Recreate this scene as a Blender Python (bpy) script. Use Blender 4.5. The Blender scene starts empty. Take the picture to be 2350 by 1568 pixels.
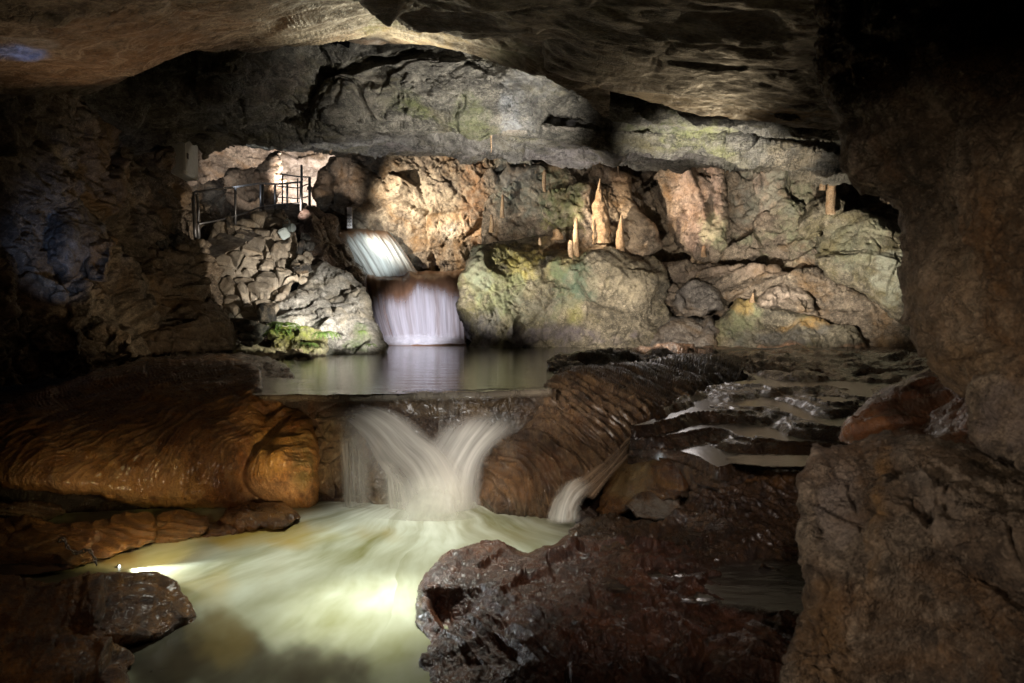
import bpy, bmesh, math, random
import numpy as np
from mathutils import Vector, Matrix
random.seed(7)
R = math.radians
sc = bpy.context.scene
COL = sc.collection

# ------------------------------------------------------------------ camera geometry
# measured positions in the cave are written as (x, y) read on a 2350 x 1568 survey picture plus a distance in metres
F = 1567.0; PITCH = math.atan(59/1567.0); CZ = 1.83
cp, sp = math.cos(PITCH), math.sin(PITCH)
def ray(x, y):
    u = (np.asarray(x, float)-1175)/F; v = -(np.asarray(y, float)-784)/F
    return np.stack([u, cp+v*sp, -sp+v*cp], -1)
def W(x, y, Y):
    d = ray(x, y); t = np.asarray(Y, float)/d[..., 1]
    return d*t[..., None]+np.array([0, 0, CZ])
def V(x, y, Y): return Vector(W(x, y, Y).tolist())
def Yz(x, y, z):
    d = ray(x, y); return float(d[1]*(z-CZ)/d[2])
def Z(x, y, z): return (x, y, Yz(x, y, z))          # control point lying at height z
def G(x, y, z): return V(x, y, Yz(x, y, z))
def pxm(Y): return F/Y                               # pixels per metre

# ------------------------------------------------------------------ noise
def _h(ix, iy, iz, s):
    h = (ix.astype(np.int64)*374761393+iy.astype(np.int64)*668265263+iz.astype(np.int64)*2147483647+s*974634777) & 0xffffffff
    h = ((h ^ (h >> 13))*1274126177) & 0xffffffff
    h = ((h ^ (h >> 16))*2246822519) & 0xffffffff
    return (h ^ (h >> 15)) & 0xffffffff
def _f(h, k):
    h = ((h ^ (h >> 11))*(2654435761+k*40503*2)) & 0xffffffff
    h ^= h >> 15
    return (h & 0xffffff)/float(0xffffff)
def vnoise(p, s=0):
    i = np.floor(p).astype(np.int64); f = p-i
    w = f*f*f*(f*(f*6-15)+10); r = 0
    for dx in (0, 1):
        for dy in (0, 1):
            for dz in (0, 1):
                h = _h(i[:, 0]+dx, i[:, 1]+dy, i[:, 2]+dz, s)
                g = np.stack([_f(h, 1), _f(h, 2), _f(h, 3)], -1)*2-1
                q = f-np.array([dx, dy, dz])
                ww = (w[:, 0] if dx else 1-w[:, 0])*(w[:, 1] if dy else 1-w[:, 1])*(w[:, 2] if dz else 1-w[:, 2])
                r = r+ww*(g*q).sum(1)
    return r*1.3
def fbm(p, o=4, s=0, gain=.5, ridged=False):
    a = 1.0; r = 0; t = 0
    for k in range(o):
        n = vnoise(p*(2.03**k)+k*17.3, s+k)
        if ridged: n = .5-np.abs(n)*2
        r = r+a*n; t += a; a *= gain
    return r/t
def warp(p, amt, sc_, s=50):
    q = p/sc_
    return p+amt*np.stack([fbm(q+31.7*k, 2, s+k*7) for k in range(3)], -1)
CH = None
def vor(p, s=0, both=False):
    i = np.floor(p).astype(np.int64)
    n = len(p); F1 = np.full(n, 9.); F2 = np.full(n, 9.); D = np.zeros((n, 3)); ID = np.zeros(n, np.int64); D2 = np.zeros((n, 3)); ID2 = np.zeros(n, np.int64)
    for dx in (-1, 0, 1):
        for dy in (-1, 0, 1):
            for dz in (-1, 0, 1):
                c = i+np.array([dx, dy, dz]); h = _h(c[:, 0], c[:, 1], c[:, 2], s)
                q = p-(c+np.stack([_f(h, 1), _f(h, 2), _f(h, 3)], -1))
                d = np.sqrt((q*q).sum(1)); m = d < F1
                m2 = (~m) & (d < F2); F2[m2] = d[m2]; F2[m] = F1[m]; F1[m] = d[m]
                D2[m] = D[m]; ID2[m] = ID[m]; D2[m2] = q[m2]; ID2[m2] = h[m2]
                D[m] = q[m]; ID[m] = h[m]
    return (F1, F2, D, ID, D2, ID2) if both else (F1, F2, D, ID)
def facet(p, size, s=0, tilt=.5, off=.4, crack=0., aniso=(1, 1, 1), rot=0., wp=.13):
    q = p/size
    if rot:
        c_, s_ = math.cos(rot), math.sin(rot)
        q = np.stack([q[:, 0]*c_-q[:, 2]*s_, q[:, 1], q[:, 0]*s_+q[:, 2]*c_], -1)
    q = q*np.array(aniso)
    q = warp(q, wp, 1.1, s+90)
    F1, F2, D, ID, D2, ID2 = vor(q, s, True)
    val = lambda D, ID: ((np.stack([_f(ID, 5), _f(ID, 6), _f(ID, 7)], -1)*2-1)*D).sum(1)*tilt+(_f(ID, 8)-.5)*off
    bw = .10
    if CH is not None: bw = np.clip(.05+1.1*CH/size, .05, 1.)
    w = .5+.5*sstep(0, 1, (F2-F1)/bw)
    r = val(D, ID)*w+val(D2, ID2)*(1-w)
    if crack: r = r-crack*np.clip(1-(F2-F1)/.14, 0, 1)**1.5
    if CH is not None: r = r*np.clip(size/(2*CH)-.3, 0, 1)
    return r*size
def sstep(a, b, x):
    t = np.clip((x-a)/(b-a), 0, 1); return t*t*(3-2*t)

# displacement recipes: world position -> metres along the normal
def d_crag(big=.9, amp=1., s=0, crack=.12, aniso=(1, 1, 1), rot=0., med=1.):
    def f(p):
        r = facet(p, big, s, .5, .35, crack*.6, aniso, rot)
        r = r+med*.7*facet(p, big*.42, s+11, .5, .28, crack*.6, aniso, rot)
        r = r+.55*facet(p, big*.16, s+23, .5, .3, 0, aniso, rot)
        r = r+.06*big*fbm(p/(big*.5), 5, s+5)
        hs = 1. if CH is None else np.clip(big*.07/(1.5*CH), 0, 1)
        r = r+.025*big*fbm(p/(big*.07), 3, s+9)*hs
        kk = np.abs(fbm(warp(p, .3*big, big*.5, s+8)/(big*.45)*np.array(aniso), 3, s+15)); r = r-.10*big*np.clip(1-kk/.035, 0, 1)*crack/.14*(1. if CH is None else np.clip(big*.1/CH-.3, 0, 1))
        kk = np.abs(fbm(warp(p, .2*big, big*.3, s+18)/(big*.2)*np.array(aniso), 2, s+25)); r = r-.04*big*np.clip(1-kk/.05, 0, 1)*hs
        return r*amp
    return f
def d_smooth(big=.8, amp=1., s=0, fl=0., flscale=(1, 1, 1), aniso=(1, 1, 1), crack=.0):
    def f(p):
        q = p*np.array(aniso)
        r = .16*big*fbm(q/big, 5, s, .55)+.25*facet(p, big*.8, s+3, .4, .3, .12, aniso)
        if fl:
            w = warp(p, .25*big, big*.8, s+3)*np.array(flscale)
            r = r+fl*fbm(w, 3, s+4, .6, True)
        return r*amp
    return f
def d_stones(size=.3, s=0, depth=.5, aniso=(1, 1, 1), amp=1.):
    def f(p):
        q = warp(p, .18*size, size*.7, s+4)/size*np.array(aniso)
        F1, F2, D, ID = vor(q, s)
        g = np.stack([_f(ID, 5), _f(ID, 6), _f(ID, 7)], -1)*2-1
        e = np.clip((F2-F1)/.2, 0, 1); e = 1-(1-e)**1.5*np.clip(size/(3*CH)-.3, 0, 1)
        r = ((g*D).sum(1)*.4+(_f(ID, 8)-.5)*.35)*sstep(0, .2, F2-F1)-depth*.8*(1-e)
        r = r*size
        r = r+.5*facet(p, size*.35, s+11, .6, .3, .1)+.05*size*fbm(p/(size*.15), 3, s+2)
        r = r+.35*size*fbm(p/(size*4), 3, s+6)
        return r*amp
    return f
def dsum(*fs):
    return lambda p: sum(f(p) for f in fs)

# ------------------------------------------------------------------ materials
def nodes(name):
    m = bpy.data.materials.new(name); m.use_nodes = True
    nt = m.node_tree; nt.nodes.clear()
    return m, nt, nt.nodes, nt.links
class NB:
    def __init__(s, name):
        s.m, s.nt, s.N, s.L = nodes(name)
    def n(s, t, ins=None, **kw):
        x = s.N.new(t)
        for k, v in kw.items(): setattr(x, k, v)
        for k, v in (ins or {}).items():
            if isinstance(v, bpy.types.NodeSocket): s.L.new(v, x.inputs[k])
            else: x.inputs[k].default_value = v
        return x
    def math(s, op, a, b=0., clamp=False):
        x = s.n('ShaderNodeMath', {0: a, 1: b}, operation=op); x.use_clamp = clamp; return x.outputs[0]
    def ramp(s, f, stops):
        x = s.n('ShaderNodeValToRGB', {0: f}); e = x.color_ramp.elements
        while len(e) < len(stops): e.new(.5)
        for i, (p, c) in enumerate(stops):
            e[i].position = p; e[i].color = (*c, 1) if isinstance(c, tuple) else (c, c, c, 1)
        return x.outputs[0]
    def mix(s, f, a, b, mode='MIX'):
        x = s.n('ShaderNodeMix', data_type='RGBA', blend_type=mode)
        for k, v in ((0, f), (6, a), (7, b)):
            if isinstance(v, bpy.types.NodeSocket): s.L.new(v, x.inputs[k])
            else: x.inputs[k].default_value = v if k == 0 else (*v[:3], 1)
        return x.outputs[2]
    def noise(s, vec, scale, det=8, rough=.6, dist=0., out=0):
        return s.n('ShaderNodeTexNoise', {'Vector': vec, 'Scale': scale, 'Detail': det, 'Roughness': rough, 'Distortion': dist}).outputs[out]
    def mapv(s, vec, sc_=(1, 1, 1), rot=(0, 0, 0)):
        return s.n('ShaderNodeMapping', {'Vector': vec, 'Scale': sc_, 'Rotation': rot}).outputs[0]
    def out(s, sh, **k):
        s.L.new(sh, s.n('ShaderNodeOutputMaterial').inputs[0]); return s.m

def rock_mat(name, cols, scale=1., rough=(.45, .85), bump=.5, streak=None, veins=None, cracks=.5, spec=.5, grain=1., coat=0.):
    """cols: dark, mid, light, stain (albedo).  streak: (mapping scale, rotation) of banded colour"""
    b = NB(name); pos = b.n('ShaderNodeNewGeometry').outputs['Position']
    vec = pos
    if streak: vs = b.mapv(pos, streak[0], streak[1] if len(streak) > 1 else (0, 0, 0))
    else: vs = pos
    n1 = b.noise(vs, 1.3*scale, 6, .62, .4)
    n2 = b.noise(vec, 6.5*scale, 5, .7, .2)
    n3 = b.noise(vec, 38*scale, 3, .7)
    base = b.ramp(n1, [(.30, cols[0]), (.47, cols[1]), (.66, cols[2])])
    base = b.mix(b.ramp(n2, [(.40, 0.), (.58, 1.)]), b.mix(.75, base, tuple(c*.8 for c in cols[0])), base)
    base = b.mix(b.ramp(b.noise(vs, 16*scale, 4, .75, .5), [(.54, 0.), (.70, .5)]), base, tuple(min(.75, c*1.5) for c in cols[2]))
    st = b.noise(b.mapv(vs, (1, 1, 1), (.3, .8, .2)), .8*scale, 5, .65, .8)
    base = b.mix(b.math('MULTIPLY', b.ramp(st, [(.50, 0.), (.68, 1.)]), .75), base, cols[3])
    base = b.mix(b.ramp(n3, [(.3, .45), (.62, 0.)]), base, tuple(c*.35 for c in cols[0]))
    if veins:
        vv = b.noise(b.mapv(pos, veins[0]), veins[1], 5, .6, 1.5)
        k = b.math('SUBTRACT', 1., b.math('MULTIPLY', b.math('ABSOLUTE', b.math('SUBTRACT', vv, .5)), veins[2]), True)
        base = b.mix(b.math('MULTIPLY', b.math('POWER', k, 2.), veins[4]), base, veins[3])
    # mineral and algae staining, plus a painted patch of blue light, stored on the rock
    at = b.n('ShaderNodeAttribute', attribute_name='stain')
    sm = b.math('MULTIPLY', at.outputs['Alpha'], b.ramp(b.noise(vec, 4.*scale, 5, .7, .5), [(.33, .15), (.58, 1.)]))
    base = b.mix(sm, base, at.outputs['Color'])
    base = b.mix(b.ramp(n3, [(.25, .35), (.55, 0.)]), base, tuple(c*.3 for c in cols[0]))
    # cracks
    wv = b.n('ShaderNodeVectorMath', {0: b.mapv(pos, streak[0] if streak else (1, 1, 1)), 1: b.n('ShaderNodeVectorMath', {0: b.noise(vec, 2.5*scale, 5, .6, 0, 1), 'Scale': .9/scale}, operation='SCALE').outputs[0]}, operation='ADD').outputs[0]
    vo = b.n('ShaderNodeTexVoronoi', {'Vector': wv, 'Scale': 2.2*scale}, feature='DISTANCE_TO_EDGE').outputs['Distance']
    vo2 = b.n('ShaderNodeTexVoronoi', {'Vector': wv, 'Scale': 7.5*scale}, feature='DISTANCE_TO_EDGE').outputs['Distance']
    c1 = b.ramp(vo, [(0., 0.), (.035, 1.)]); c2 = b.ramp(vo2, [(0., 0.), (.08, 1.)])
    msk = b.ramp(b.noise(vec, 1.6*scale, 4), [(.38, 0.), (.52, 1.)])
    cr = b.math('MULTIPLY', b.math('SUBTRACT', 1., b.math('MULTIPLY', c1, b.math('ADD', .55, b.math('MULTIPLY', c2, .45)))), cracks)
    cr = b.math('MULTIPLY', cr, msk)
    base = b.mix(cr, base, tuple(c*.25 for c in cols[0]))
    hgt = b.math('ADD', b.math('MULTIPLY', b.noise(vs, 9*scale, 6, .75, .3), 1.), b.math('MULTIPLY', n3, .35*grain))
    hgt = b.math('ADD', hgt, b.math('MULTIPLY', b.noise(vec, 95*scale, 2, .7), .12*grain))
    hgt = b.math('SUBTRACT', hgt, b.math('MULTIPLY', cr, .9))
    bp = b.n('ShaderNodeBump', {'Strength': bump, 'Distance': .14/scale, 'Height': hgt}).outputs[0]
    rg = b.ramp(n2, [(.35, rough[1]), (.65, rough[0])])
    rg = b.n('ShaderNodeRGBToBW', {0: rg}).outputs[0]
    p = b.n('ShaderNodeBsdfPrincipled', {'Base Color': base, 'Roughness': rg, 'Normal': bp, 'Specular IOR Level': spec, 'Coat Weight': coat, 'Coat Roughness': .25})
    return b.out(p.outputs[0])

def plain(name, col, rough=.5, metal=0., bump=0., dirt=0.):
    b = NB(name); pos = b.n('ShaderNodeNewGeometry').outputs['Position']
    n = b.noise(pos, 14, 8, .65)
    c = b.mix(b.math('MULTIPLY', b.ramp(n, [(.4, 0.), (.7, 1.)]), dirt), col, tuple(x*.35 for x in col))
    ins = {'Base Color': c, 'Roughness': b.math('ADD', rough, b.math('MULTIPLY', n, .2)), 'Metallic': metal}
    if bump: ins['Normal'] = b.n('ShaderNodeBump', {'Strength': bump, 'Distance': .01, 'Height': n}).outputs[0]
    return b.out(b.n('ShaderNodeBsdfPrincipled', ins).outputs[0])

M = {}
M['grey'] = rock_mat('limestone_grey', [(.09, .08, .075), (.24, .215, .19), (.38, .345, .30), (.20, .13, .065)])
M['warm'] = rock_mat('limestone_warm', [(.075, .06, .045), (.22, .17, .125), (.42, .34, .25), (.26, .15, .06)])
M['green'] = rock_mat('limestone_algae', [(.05, .044, .032), (.20, .17, .12), (.40, .345, .25), (.20, .17, .07)])
M['ceil'] = rock_mat('ceiling_ochre', [(.085, .058, .038), (.25, .175, .11), (.40, .31, .21), (.24, .12, .04)], scale=.8, streak=((1., 1.6, 2.5), (0, .12, .35)), bump=.4, cracks=.6,
                     veins=((1, 1.5, 1), 1.1, 18., (.50, .40, .30), .6))
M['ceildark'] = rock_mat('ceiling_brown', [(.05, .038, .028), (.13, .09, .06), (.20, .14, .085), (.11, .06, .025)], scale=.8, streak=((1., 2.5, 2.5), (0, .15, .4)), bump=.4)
M['hang'] = rock_mat('hanging_wall_grey', [(.06, .055, .045), (.21, .19, .15), (.38, .345, .28), (.20, .17, .08)], scale=1.1, bump=.8, streak=((.7, .7, 2.6),), cracks=.8)
M['dark'] = rock_mat('wet_dark_rock', [(.02, .014, .011), (.065, .04, .027), (.13, .085, .055), (.09, .04, .015)], scale=1.6, rough=(.2, .6), bump=.6, coat=.2)
M['redwet'] = rock_mat('wet_red_brown_rock', [(.030, .012, .007), (.11, .042, .022), (.20, .09, .05), (.08, .035, .014)], scale=1.6, rough=(.2, .5), bump=.4, coat=.22)
M['flow'] = rock_mat('orange_flowstone', [(.05, .02, .008), (.26, .11, .03), (.48, .26, .09), (.36, .14, .03)], scale=1.6, streak=((1.3, 1.3, .55), (0, .55, 0)), rough=(.22, .5), bump=.6, coat=.35,
                     veins=((1, 1, .6), 2.2, 9., (.56, .34, .14), .4), cracks=.2)
M['brownwet'] = rock_mat('wet_brown_rock', [(.022, .012, .008), (.11, .058, .03), (.24, .14, .075), (.09, .045, .016)], scale=1.8, rough=(.15, .42), bump=.6, coat=.4, cracks=.3)
M['rim'] = rock_mat('ribbed_flowstone', [(.05, .022, .01), (.20, .09, .03), (.36, .19, .07), (.22, .10, .02)], scale=2.2, streak=((.7, .7, 6.),), rough=(.2, .5), bump=.6, coat=.2, cracks=.2)
M['ridge'] = rock_mat('ribbed_brown_rock', [(.025, .014, .009), (.10, .055, .03), (.21, .13, .075), (.13, .06, .02)], scale=1.5, streak=((3., 1., 1.), (.1, .6, .5)), rough=(.2, .55), bump=.7, coat=.2, cracks=.2,
                      veins=((2.2, .8, 1.), 2., 9., (.36, .24, .13), .35))
M['pillar'] = rock_mat('foreground_limestone', [(.045, .03, .02), (.20, .14, .095), (.44, .35, .26), (.24, .115, .035)], scale=2.6, bump=.75, cracks=.55)
M['white'] = rock_mat('pale_limestone', [(.16, .15, .13), (.36, .34, .30), (.52, .49, .44), (.30, .25, .17)], scale=1.2, bump=.7)
M['stal'] = rock_mat('stalagmite_calcite', [(.18, .11, .06), (.42, .28, .16), (.55, .40, .26), (.38, .21, .09)], scale=5, streak=((1, 1, .5),), bump=.6, cracks=.15)
M['metal'] = plain('galvanised_steel', (.22, .22, .23), .35, .8, .1, .5)
M['paintgrey'] = plain('grey_painted_steel', (.36, .36, .33), .5, 0, .1, .3)
M['black'] = plain('black_plastic', (.02, .02, .02), .4)
M['lampwhite'] = plain('pale_lamp_housing', (.45, .52, .52), .4, 0, 0, .2)
M['chain'] = plain('steel_chain', (.5, .5, .5), .3, 1.)

# ------------------------------------------------------------------ object helpers
def tag(o, label=None, cat=None, group=None, kind=None):
    if label: o['label'] = label
    if cat: o['category'] = cat
    if group: o['group'] = group
    if kind: o['kind'] = kind
    return o
def mesh_np(name, verts, faces, mat, stain=None, parent=None, smooth=True, uv=None):
    me = bpy.data.meshes.new(name)
    verts = np.asarray(verts, np.float32); faces = np.asarray(faces, np.int32); k = faces.shape[1]
    me.vertices.add(len(verts)); me.vertices.foreach_set('co', verts.ravel())
    me.loops.add(faces.size); me.loops.foreach_set('vertex_index', faces.ravel())
    me.polygons.add(len(faces)); me.polygons.foreach_set('loop_start', np.arange(0, faces.size, k, dtype=np.int32))
    me.polygons.foreach_set('loop_total', np.full(len(faces), k, np.int32))
    me.update(calc_edges=True)
    if smooth: me.polygons.foreach_set('use_smooth', np.ones(len(faces), bool))
    if stain is not None:
        a = me.color_attributes.new('stain', 'FLOAT_COLOR', 'POINT'); a.data.foreach_set('color', stain.astype(np.float32).ravel())
    if uv is not None:
        for nm, arr in uv.items():
            u = me.uv_layers.new(name=nm); u.data.foreach_set('uv', arr[faces.ravel()].astype(np.float32).ravel())
    me.materials.append(mat)
    o = bpy.data.objects.new(name, me); COL.objects.link(o)
    if parent: o.parent = parent; o.matrix_parent_inverse = parent.matrix_world.inverted()
    return o
def bm_obj(name, bm, mat, parent=None, smooth=False):
    me = bpy.data.meshes.new(name); bm.normal_update(); bm.to_mesh(me); bm.free(); me.materials.append(mat)
    if smooth:
        for p in me.polygons: p.use_smooth = True
    o = bpy.data.objects.new(name, me); COL.objects.link(o)
    if parent: o.parent = parent
    return o
def empty(name, loc):
    o = bpy.data.objects.new(name, None); o.location = loc; o.empty_display_size = .1; COL.objects.link(o)
    bpy.context.view_layer.update(); return o
def reparent(o, e):
    o.parent = e; o.matrix_parent_inverse = Matrix.Translation(-Vector(e.location)); return o

def tps(ctrl):
    c = np.array(ctrl, float); P_ = c[:, :2]/500.; n = len(c); v = 1/c[:, 2]
    if n < 3: return lambda x, y: np.full(np.shape(x), v.mean())
    d = np.sqrt(((P_[:, None]-P_[None])**2).sum(-1)); K = np.where(d > 0, d*d*np.log(d+1e-12), 0)+np.eye(n)*1e-3
    A = np.zeros((n+3, n+3)); A[:n, :n] = K; A[:n, n] = 1; A[:n, n+1:] = P_; A[n, :n] = 1; A[n+1:, :n] = P_.T
    w = np.linalg.lstsq(A, np.concatenate([v, np.zeros(3)]), rcond=None)[0]
    def f(x, y):
        q = np.stack([x, y], -1)/500.; r = w[n]+q@w[n+1:]
        for i in range(n):
            dd = np.sqrt(((q-P_[i])**2).sum(-1)); r = r+w[i]*dd*dd*np.log(dd+1e-12)
        return r
    return f

def rough_poly(poly, amp, seed, seg=7.):
    P_ = [tuple(p)+((1,) if len(p) == 2 else ()) for p in poly]; out = []
    n = len(P_)
    for i in range(n):
        a, b = P_[i], P_[(i+1) % n]; L = math.hypot(b[0]-a[0], b[1]-a[1]); k = max(1, int(L/seg))
        for j in range(k):
            t = j/k; out.append((a[0]+(b[0]-a[0])*t, a[1]+(b[1]-a[1])*t, a[2]))
    o = np.array(out, float)
    if amp:
        q = np.stack([o[:, 0]/30., o[:, 1]/30., np.full(len(o), seed*3.7)], -1)
        o[:, 0] += amp*fbm(q, 4, seed, .6)*2; o[:, 1] += amp*fbm(q+50, 4, seed+5, .6)*2
    return o

LAST = {}
def relief(name, poly, ctrl, mat, disp, step=2.3, edge=40, back=1., rough=6, seed=1, closed=False, stains=(), thick=None, parent=None, paint=None, efade=.5, soft=(.55, 1.15), stepy=None):
    """rock body: silhouette + distances; surface curves away at its edges; closed -> has its own back"""
    pl = rough_poly(poly, rough, seed)
    x0, y0 = pl[:, 0].min(), pl[:, 1].min(); x1, y1 = pl[:, 0].max(), pl[:, 1].max()
    xs = np.arange(x0-step, x1+step*2, step); sy_ = stepy or step; ys = np.arange(y0-sy_, y1+sy_*2, sy_)
    gx, gy = np.meshgrid(xs, ys); X = gx.ravel().copy(); Yp = gy.ravel().copy(); n = len(X)
    inside = np.zeros(n, bool); best = np.full(n, 1e9); bx = X.copy(); by = Yp.copy(); dr = np.full(n, 1e9)
    m = len(pl)
    for i in range(m):
        ax, ay, w = pl[i]; cx, cy = pl[(i+1) % m, :2]
        ey = cy-ay
        if abs(ey) > 1e-9:
            cond = ((ay > Yp) != (cy > Yp)) & (X < (cx-ax)*(Yp-ay)/ey+ax); inside ^= cond
        ex = cx-ax; L2 = ex*ex+ey*ey+1e-9
        t = np.clip(((X-ax)*ex+(Yp-ay)*ey)/L2, 0, 1); qx = ax+t*ex; qy = ay+t*ey
        d = (X-qx)**2+(Yp-qy)**2; mm = d < best
        best[mm] = d[mm]; bx[mm] = qx[mm]; by[mm] = qy[mm]
        if w: dr = np.minimum(dr, d/(w*w))
    best = np.sqrt(best); dr = np.sqrt(dr)
    keep = inside | (best < 1.45*step)
    snap = keep & ~inside; X[snap] = bx[snap]; Yp[snap] = by[snap]
    dr[snap] = np.where(dr[snap] < 1.5*step*2, 0, dr[snap])
    nx, ny = len(xs), len(ys); idx = np.arange(n).reshape(ny, nx)
    q = np.stack([idx[:-1, :-1], idx[1:, :-1], idx[1:, 1:], idx[:-1, 1:]], -1).reshape(-1, 4)
    q = q[keep[q].all(1) & inside[q].any(1)]
    used = np.unique(q); re = -np.ones(n, np.int64); re[used] = np.arange(len(used)); q = re[q]
    X, Yp, dr = X[used], Yp[used], dr[used]; LAST['d'] = np.where(inside, best, 0)[used]
    back = min(back, 1.5*edge*float(np.mean([c[2] for c in ctrl]))/F)
    k = np.clip(1-dr/edge, 0, 1); rnd = 1-np.sqrt(np.clip(1-k*k, 0, 1))
    Yd = 1/np.clip(tps(ctrl)(X, Yp), 1e-3, None)
    def build(depth, sgn, q):
        p = W(X, Yp, depth)
        fn = np.cross(p[q[:, 2]]-p[q[:, 0]], p[q[:, 3]]-p[q[:, 1]]); vn = np.zeros_like(p)
        for c in range(4): np.add.at(vn, q[:, c], fn)
        vn /= np.linalg.norm(vn, axis=1)[:, None]+1e-12
        tocam = np.array([0, 0, CZ])-p; s = np.sign((vn*tocam).sum(1)); s[s == 0] = 1
        vn *= (s*sgn)[:, None]
        # average with the viewing direction so the silhouette keeps its place
        return p, vn
    p, vn = build(Yd+back*rnd, 1, q)
    if disp is not None:
        global CH
        hh = np.zeros(len(p))
        for a_, b_ in ((0, 1), (1, 2), (2, 3), (3, 0)):
            L_ = np.linalg.norm(p[q[:, a_]]-p[q[:, b_]], axis=1); np.maximum.at(hh, q[:, a_], L_); np.maximum.at(hh, q[:, b_], L_)
        dd = []
        for i in range(0, len(p), 60000):
            CH = np.minimum(hh[i:i+60000], 2.); dd.append(disp(p[i:i+60000]))
        CH = None; dd = np.concatenate(dd)*(1-efade*k*k)
        p = p+vn*dd[:, None]
    st = np.zeros((len(p), 4)); st[:, 3] = 0
    if stains:
        nn = fbm(p/.5, 4, seed+70)
        for (sx, sy, rx, ry, colr, a) in stains:
            dd = np.sqrt(((X-sx)/rx)**2+((Yp-sy)/ry)**2)+nn*1.7
            k = a*(1-sstep(*soft, dd)); tot = k+st[:, 3]*(1-k)
            for c in range(3): st[:, c] = np.where(tot > 1e-6, (colr[c]*k+st[:, c]*st[:, 3]*(1-k))/np.maximum(tot, 1e-6), 0)
            st[:, 3] = tot
    if paint:
        km, kc = paint(p)
        for c in range(3): st[:, c] = np.where(km+st[:, 3] > 1e-6, (np.asarray(kc[c])*km+st[:, c]*st[:, 3]*(1-km))/np.maximum(km+st[:, 3]*(1-km), 1e-6), 0)
        st[:, 3] = km+st[:, 3]*(1-km)
    faces = q
    if closed:
        T = max(thick or 0, back*2)
        p2 = W(X, Yp, Yd+back+(T-back)*(np.sqrt(np.clip(1-k_edge(dr, edge)**2, 0, 1))))
        bd = k_edge(dr, edge) > .999
        p2[bd] = p[bd]
        n0 = len(p); p = np.concatenate([p, p2]); st = np.concatenate([st, st]); faces = np.concatenate([faces, faces[:, ::-1]+n0])
    return mesh_np(name, p, faces, mat, st, parent)
def k_edge(dr, edge): return np.clip(1-dr/edge, 0, 1)

def rock_hull(name, loc, size, mat, seed, npts=14, rot=None, subd=3, rgh=.06, parent=None, box=.6):
    """angular loose stone: convex hull, bevelled, subdivided and roughened"""
    rg = random.Random(seed); bm = bmesh.new()
    for i in range(npts):
        v = Vector((rg.uniform(-1, 1), rg.uniform(-1, 1), rg.uniform(-1, 1)))
        m_ = max(abs(v.x), abs(v.y), abs(v.z)); v = v*((1-box)/v.length+box/m_)
        bm.verts.new(v)
    r = bmesh.ops.convex_hull(bm, input=bm.verts)
    bmesh.ops.delete(bm, geom=[v for v in bm.verts if not v.link_faces], context='VERTS')
    bmesh.ops.bevel(bm, geom=bm.edges[:], offset=.07, segments=1, affect='EDGES', profile=.5)
    bmesh.ops.triangulate(bm, faces=bm.faces[:])
    bmesh.ops.subdivide_edges(bm, edges=bm.edges[:], cuts=subd, use_grid_fill=True)
    co = np.array([v.co[:] for v in bm.verts]); nr = co/(np.linalg.norm(co, axis=1)[:, None]+1e-9)
    d = facet(co+seed*3.1, .5, seed, .35, .2)+rgh*fbm(co*3+seed, 4, seed)
    co = (co+nr*d[:, None]*.5)*np.array(size)*.5
    E = (Matrix.Rotation(rot[2], 3, 'Z')@Matrix.Rotation(rot[1], 3, 'Y')@Matrix.Rotation(rot[0], 3, 'X')) if rot else Matrix.Identity(3)
    for v, c in zip(bm.verts, co): v.co = E@Vector(c)
    o = bm_obj(name, bm, mat, parent); o.location = loc
    return o

def tube(bm, pts, r, seg=8, cap=True):
    rings = []; pts = [Vector(p) for p in pts]
    for i, p in enumerate(pts):
        t = (pts[min(i+1, len(pts)-1)]-pts[max(i-1, 0)]).normalized()
        a = t.cross(Vector((0, 0, 1))); a = a if a.length > .05 else t.cross(Vector((1, 0, 0))); a.normalize(); b_ = t.cross(a)
        rr = r[i] if isinstance(r, (list, tuple)) else r
        rings.append([bm.verts.new(p+a*math.cos(2*math.pi*k/seg)*rr+b_*math.sin(2*math.pi*k/seg)*rr) for k in range(seg)])
    for A, B in zip(rings, rings[1:]):
        for k in range(seg): bm.faces.new((A[k], A[(k+1) % seg], B[(k+1) % seg], B[k]))
    if cap: bm.faces.new(rings[0][::-1]); bm.faces.new(rings[-1])
def box(bm, c, s, rz=0.):
    r = bmesh.ops.create_cube(bm, size=1.); Mx = Matrix.Translation(c)@Matrix.Rotation(rz, 4, 'Z')@Matrix.Diagonal((*s, 1))
    bmesh.ops.transform(bm, matrix=Mx, verts=r['verts'])

exec_parts = []
# ==================================================================== CAVE SHELL (structure)
GREEN = (.12, .135, .045); LGREEN = (.22, .30, .06); OCHRE = (.46, .33, .10); YEL = (.5, .42, .12); BLUEG = (.09, .14, .11); PALE = (.55, .50, .42); DARKB = (.03, .022, .018); RUST = (.26, .12, .04); PURP = (.13, .11, .13)

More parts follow.
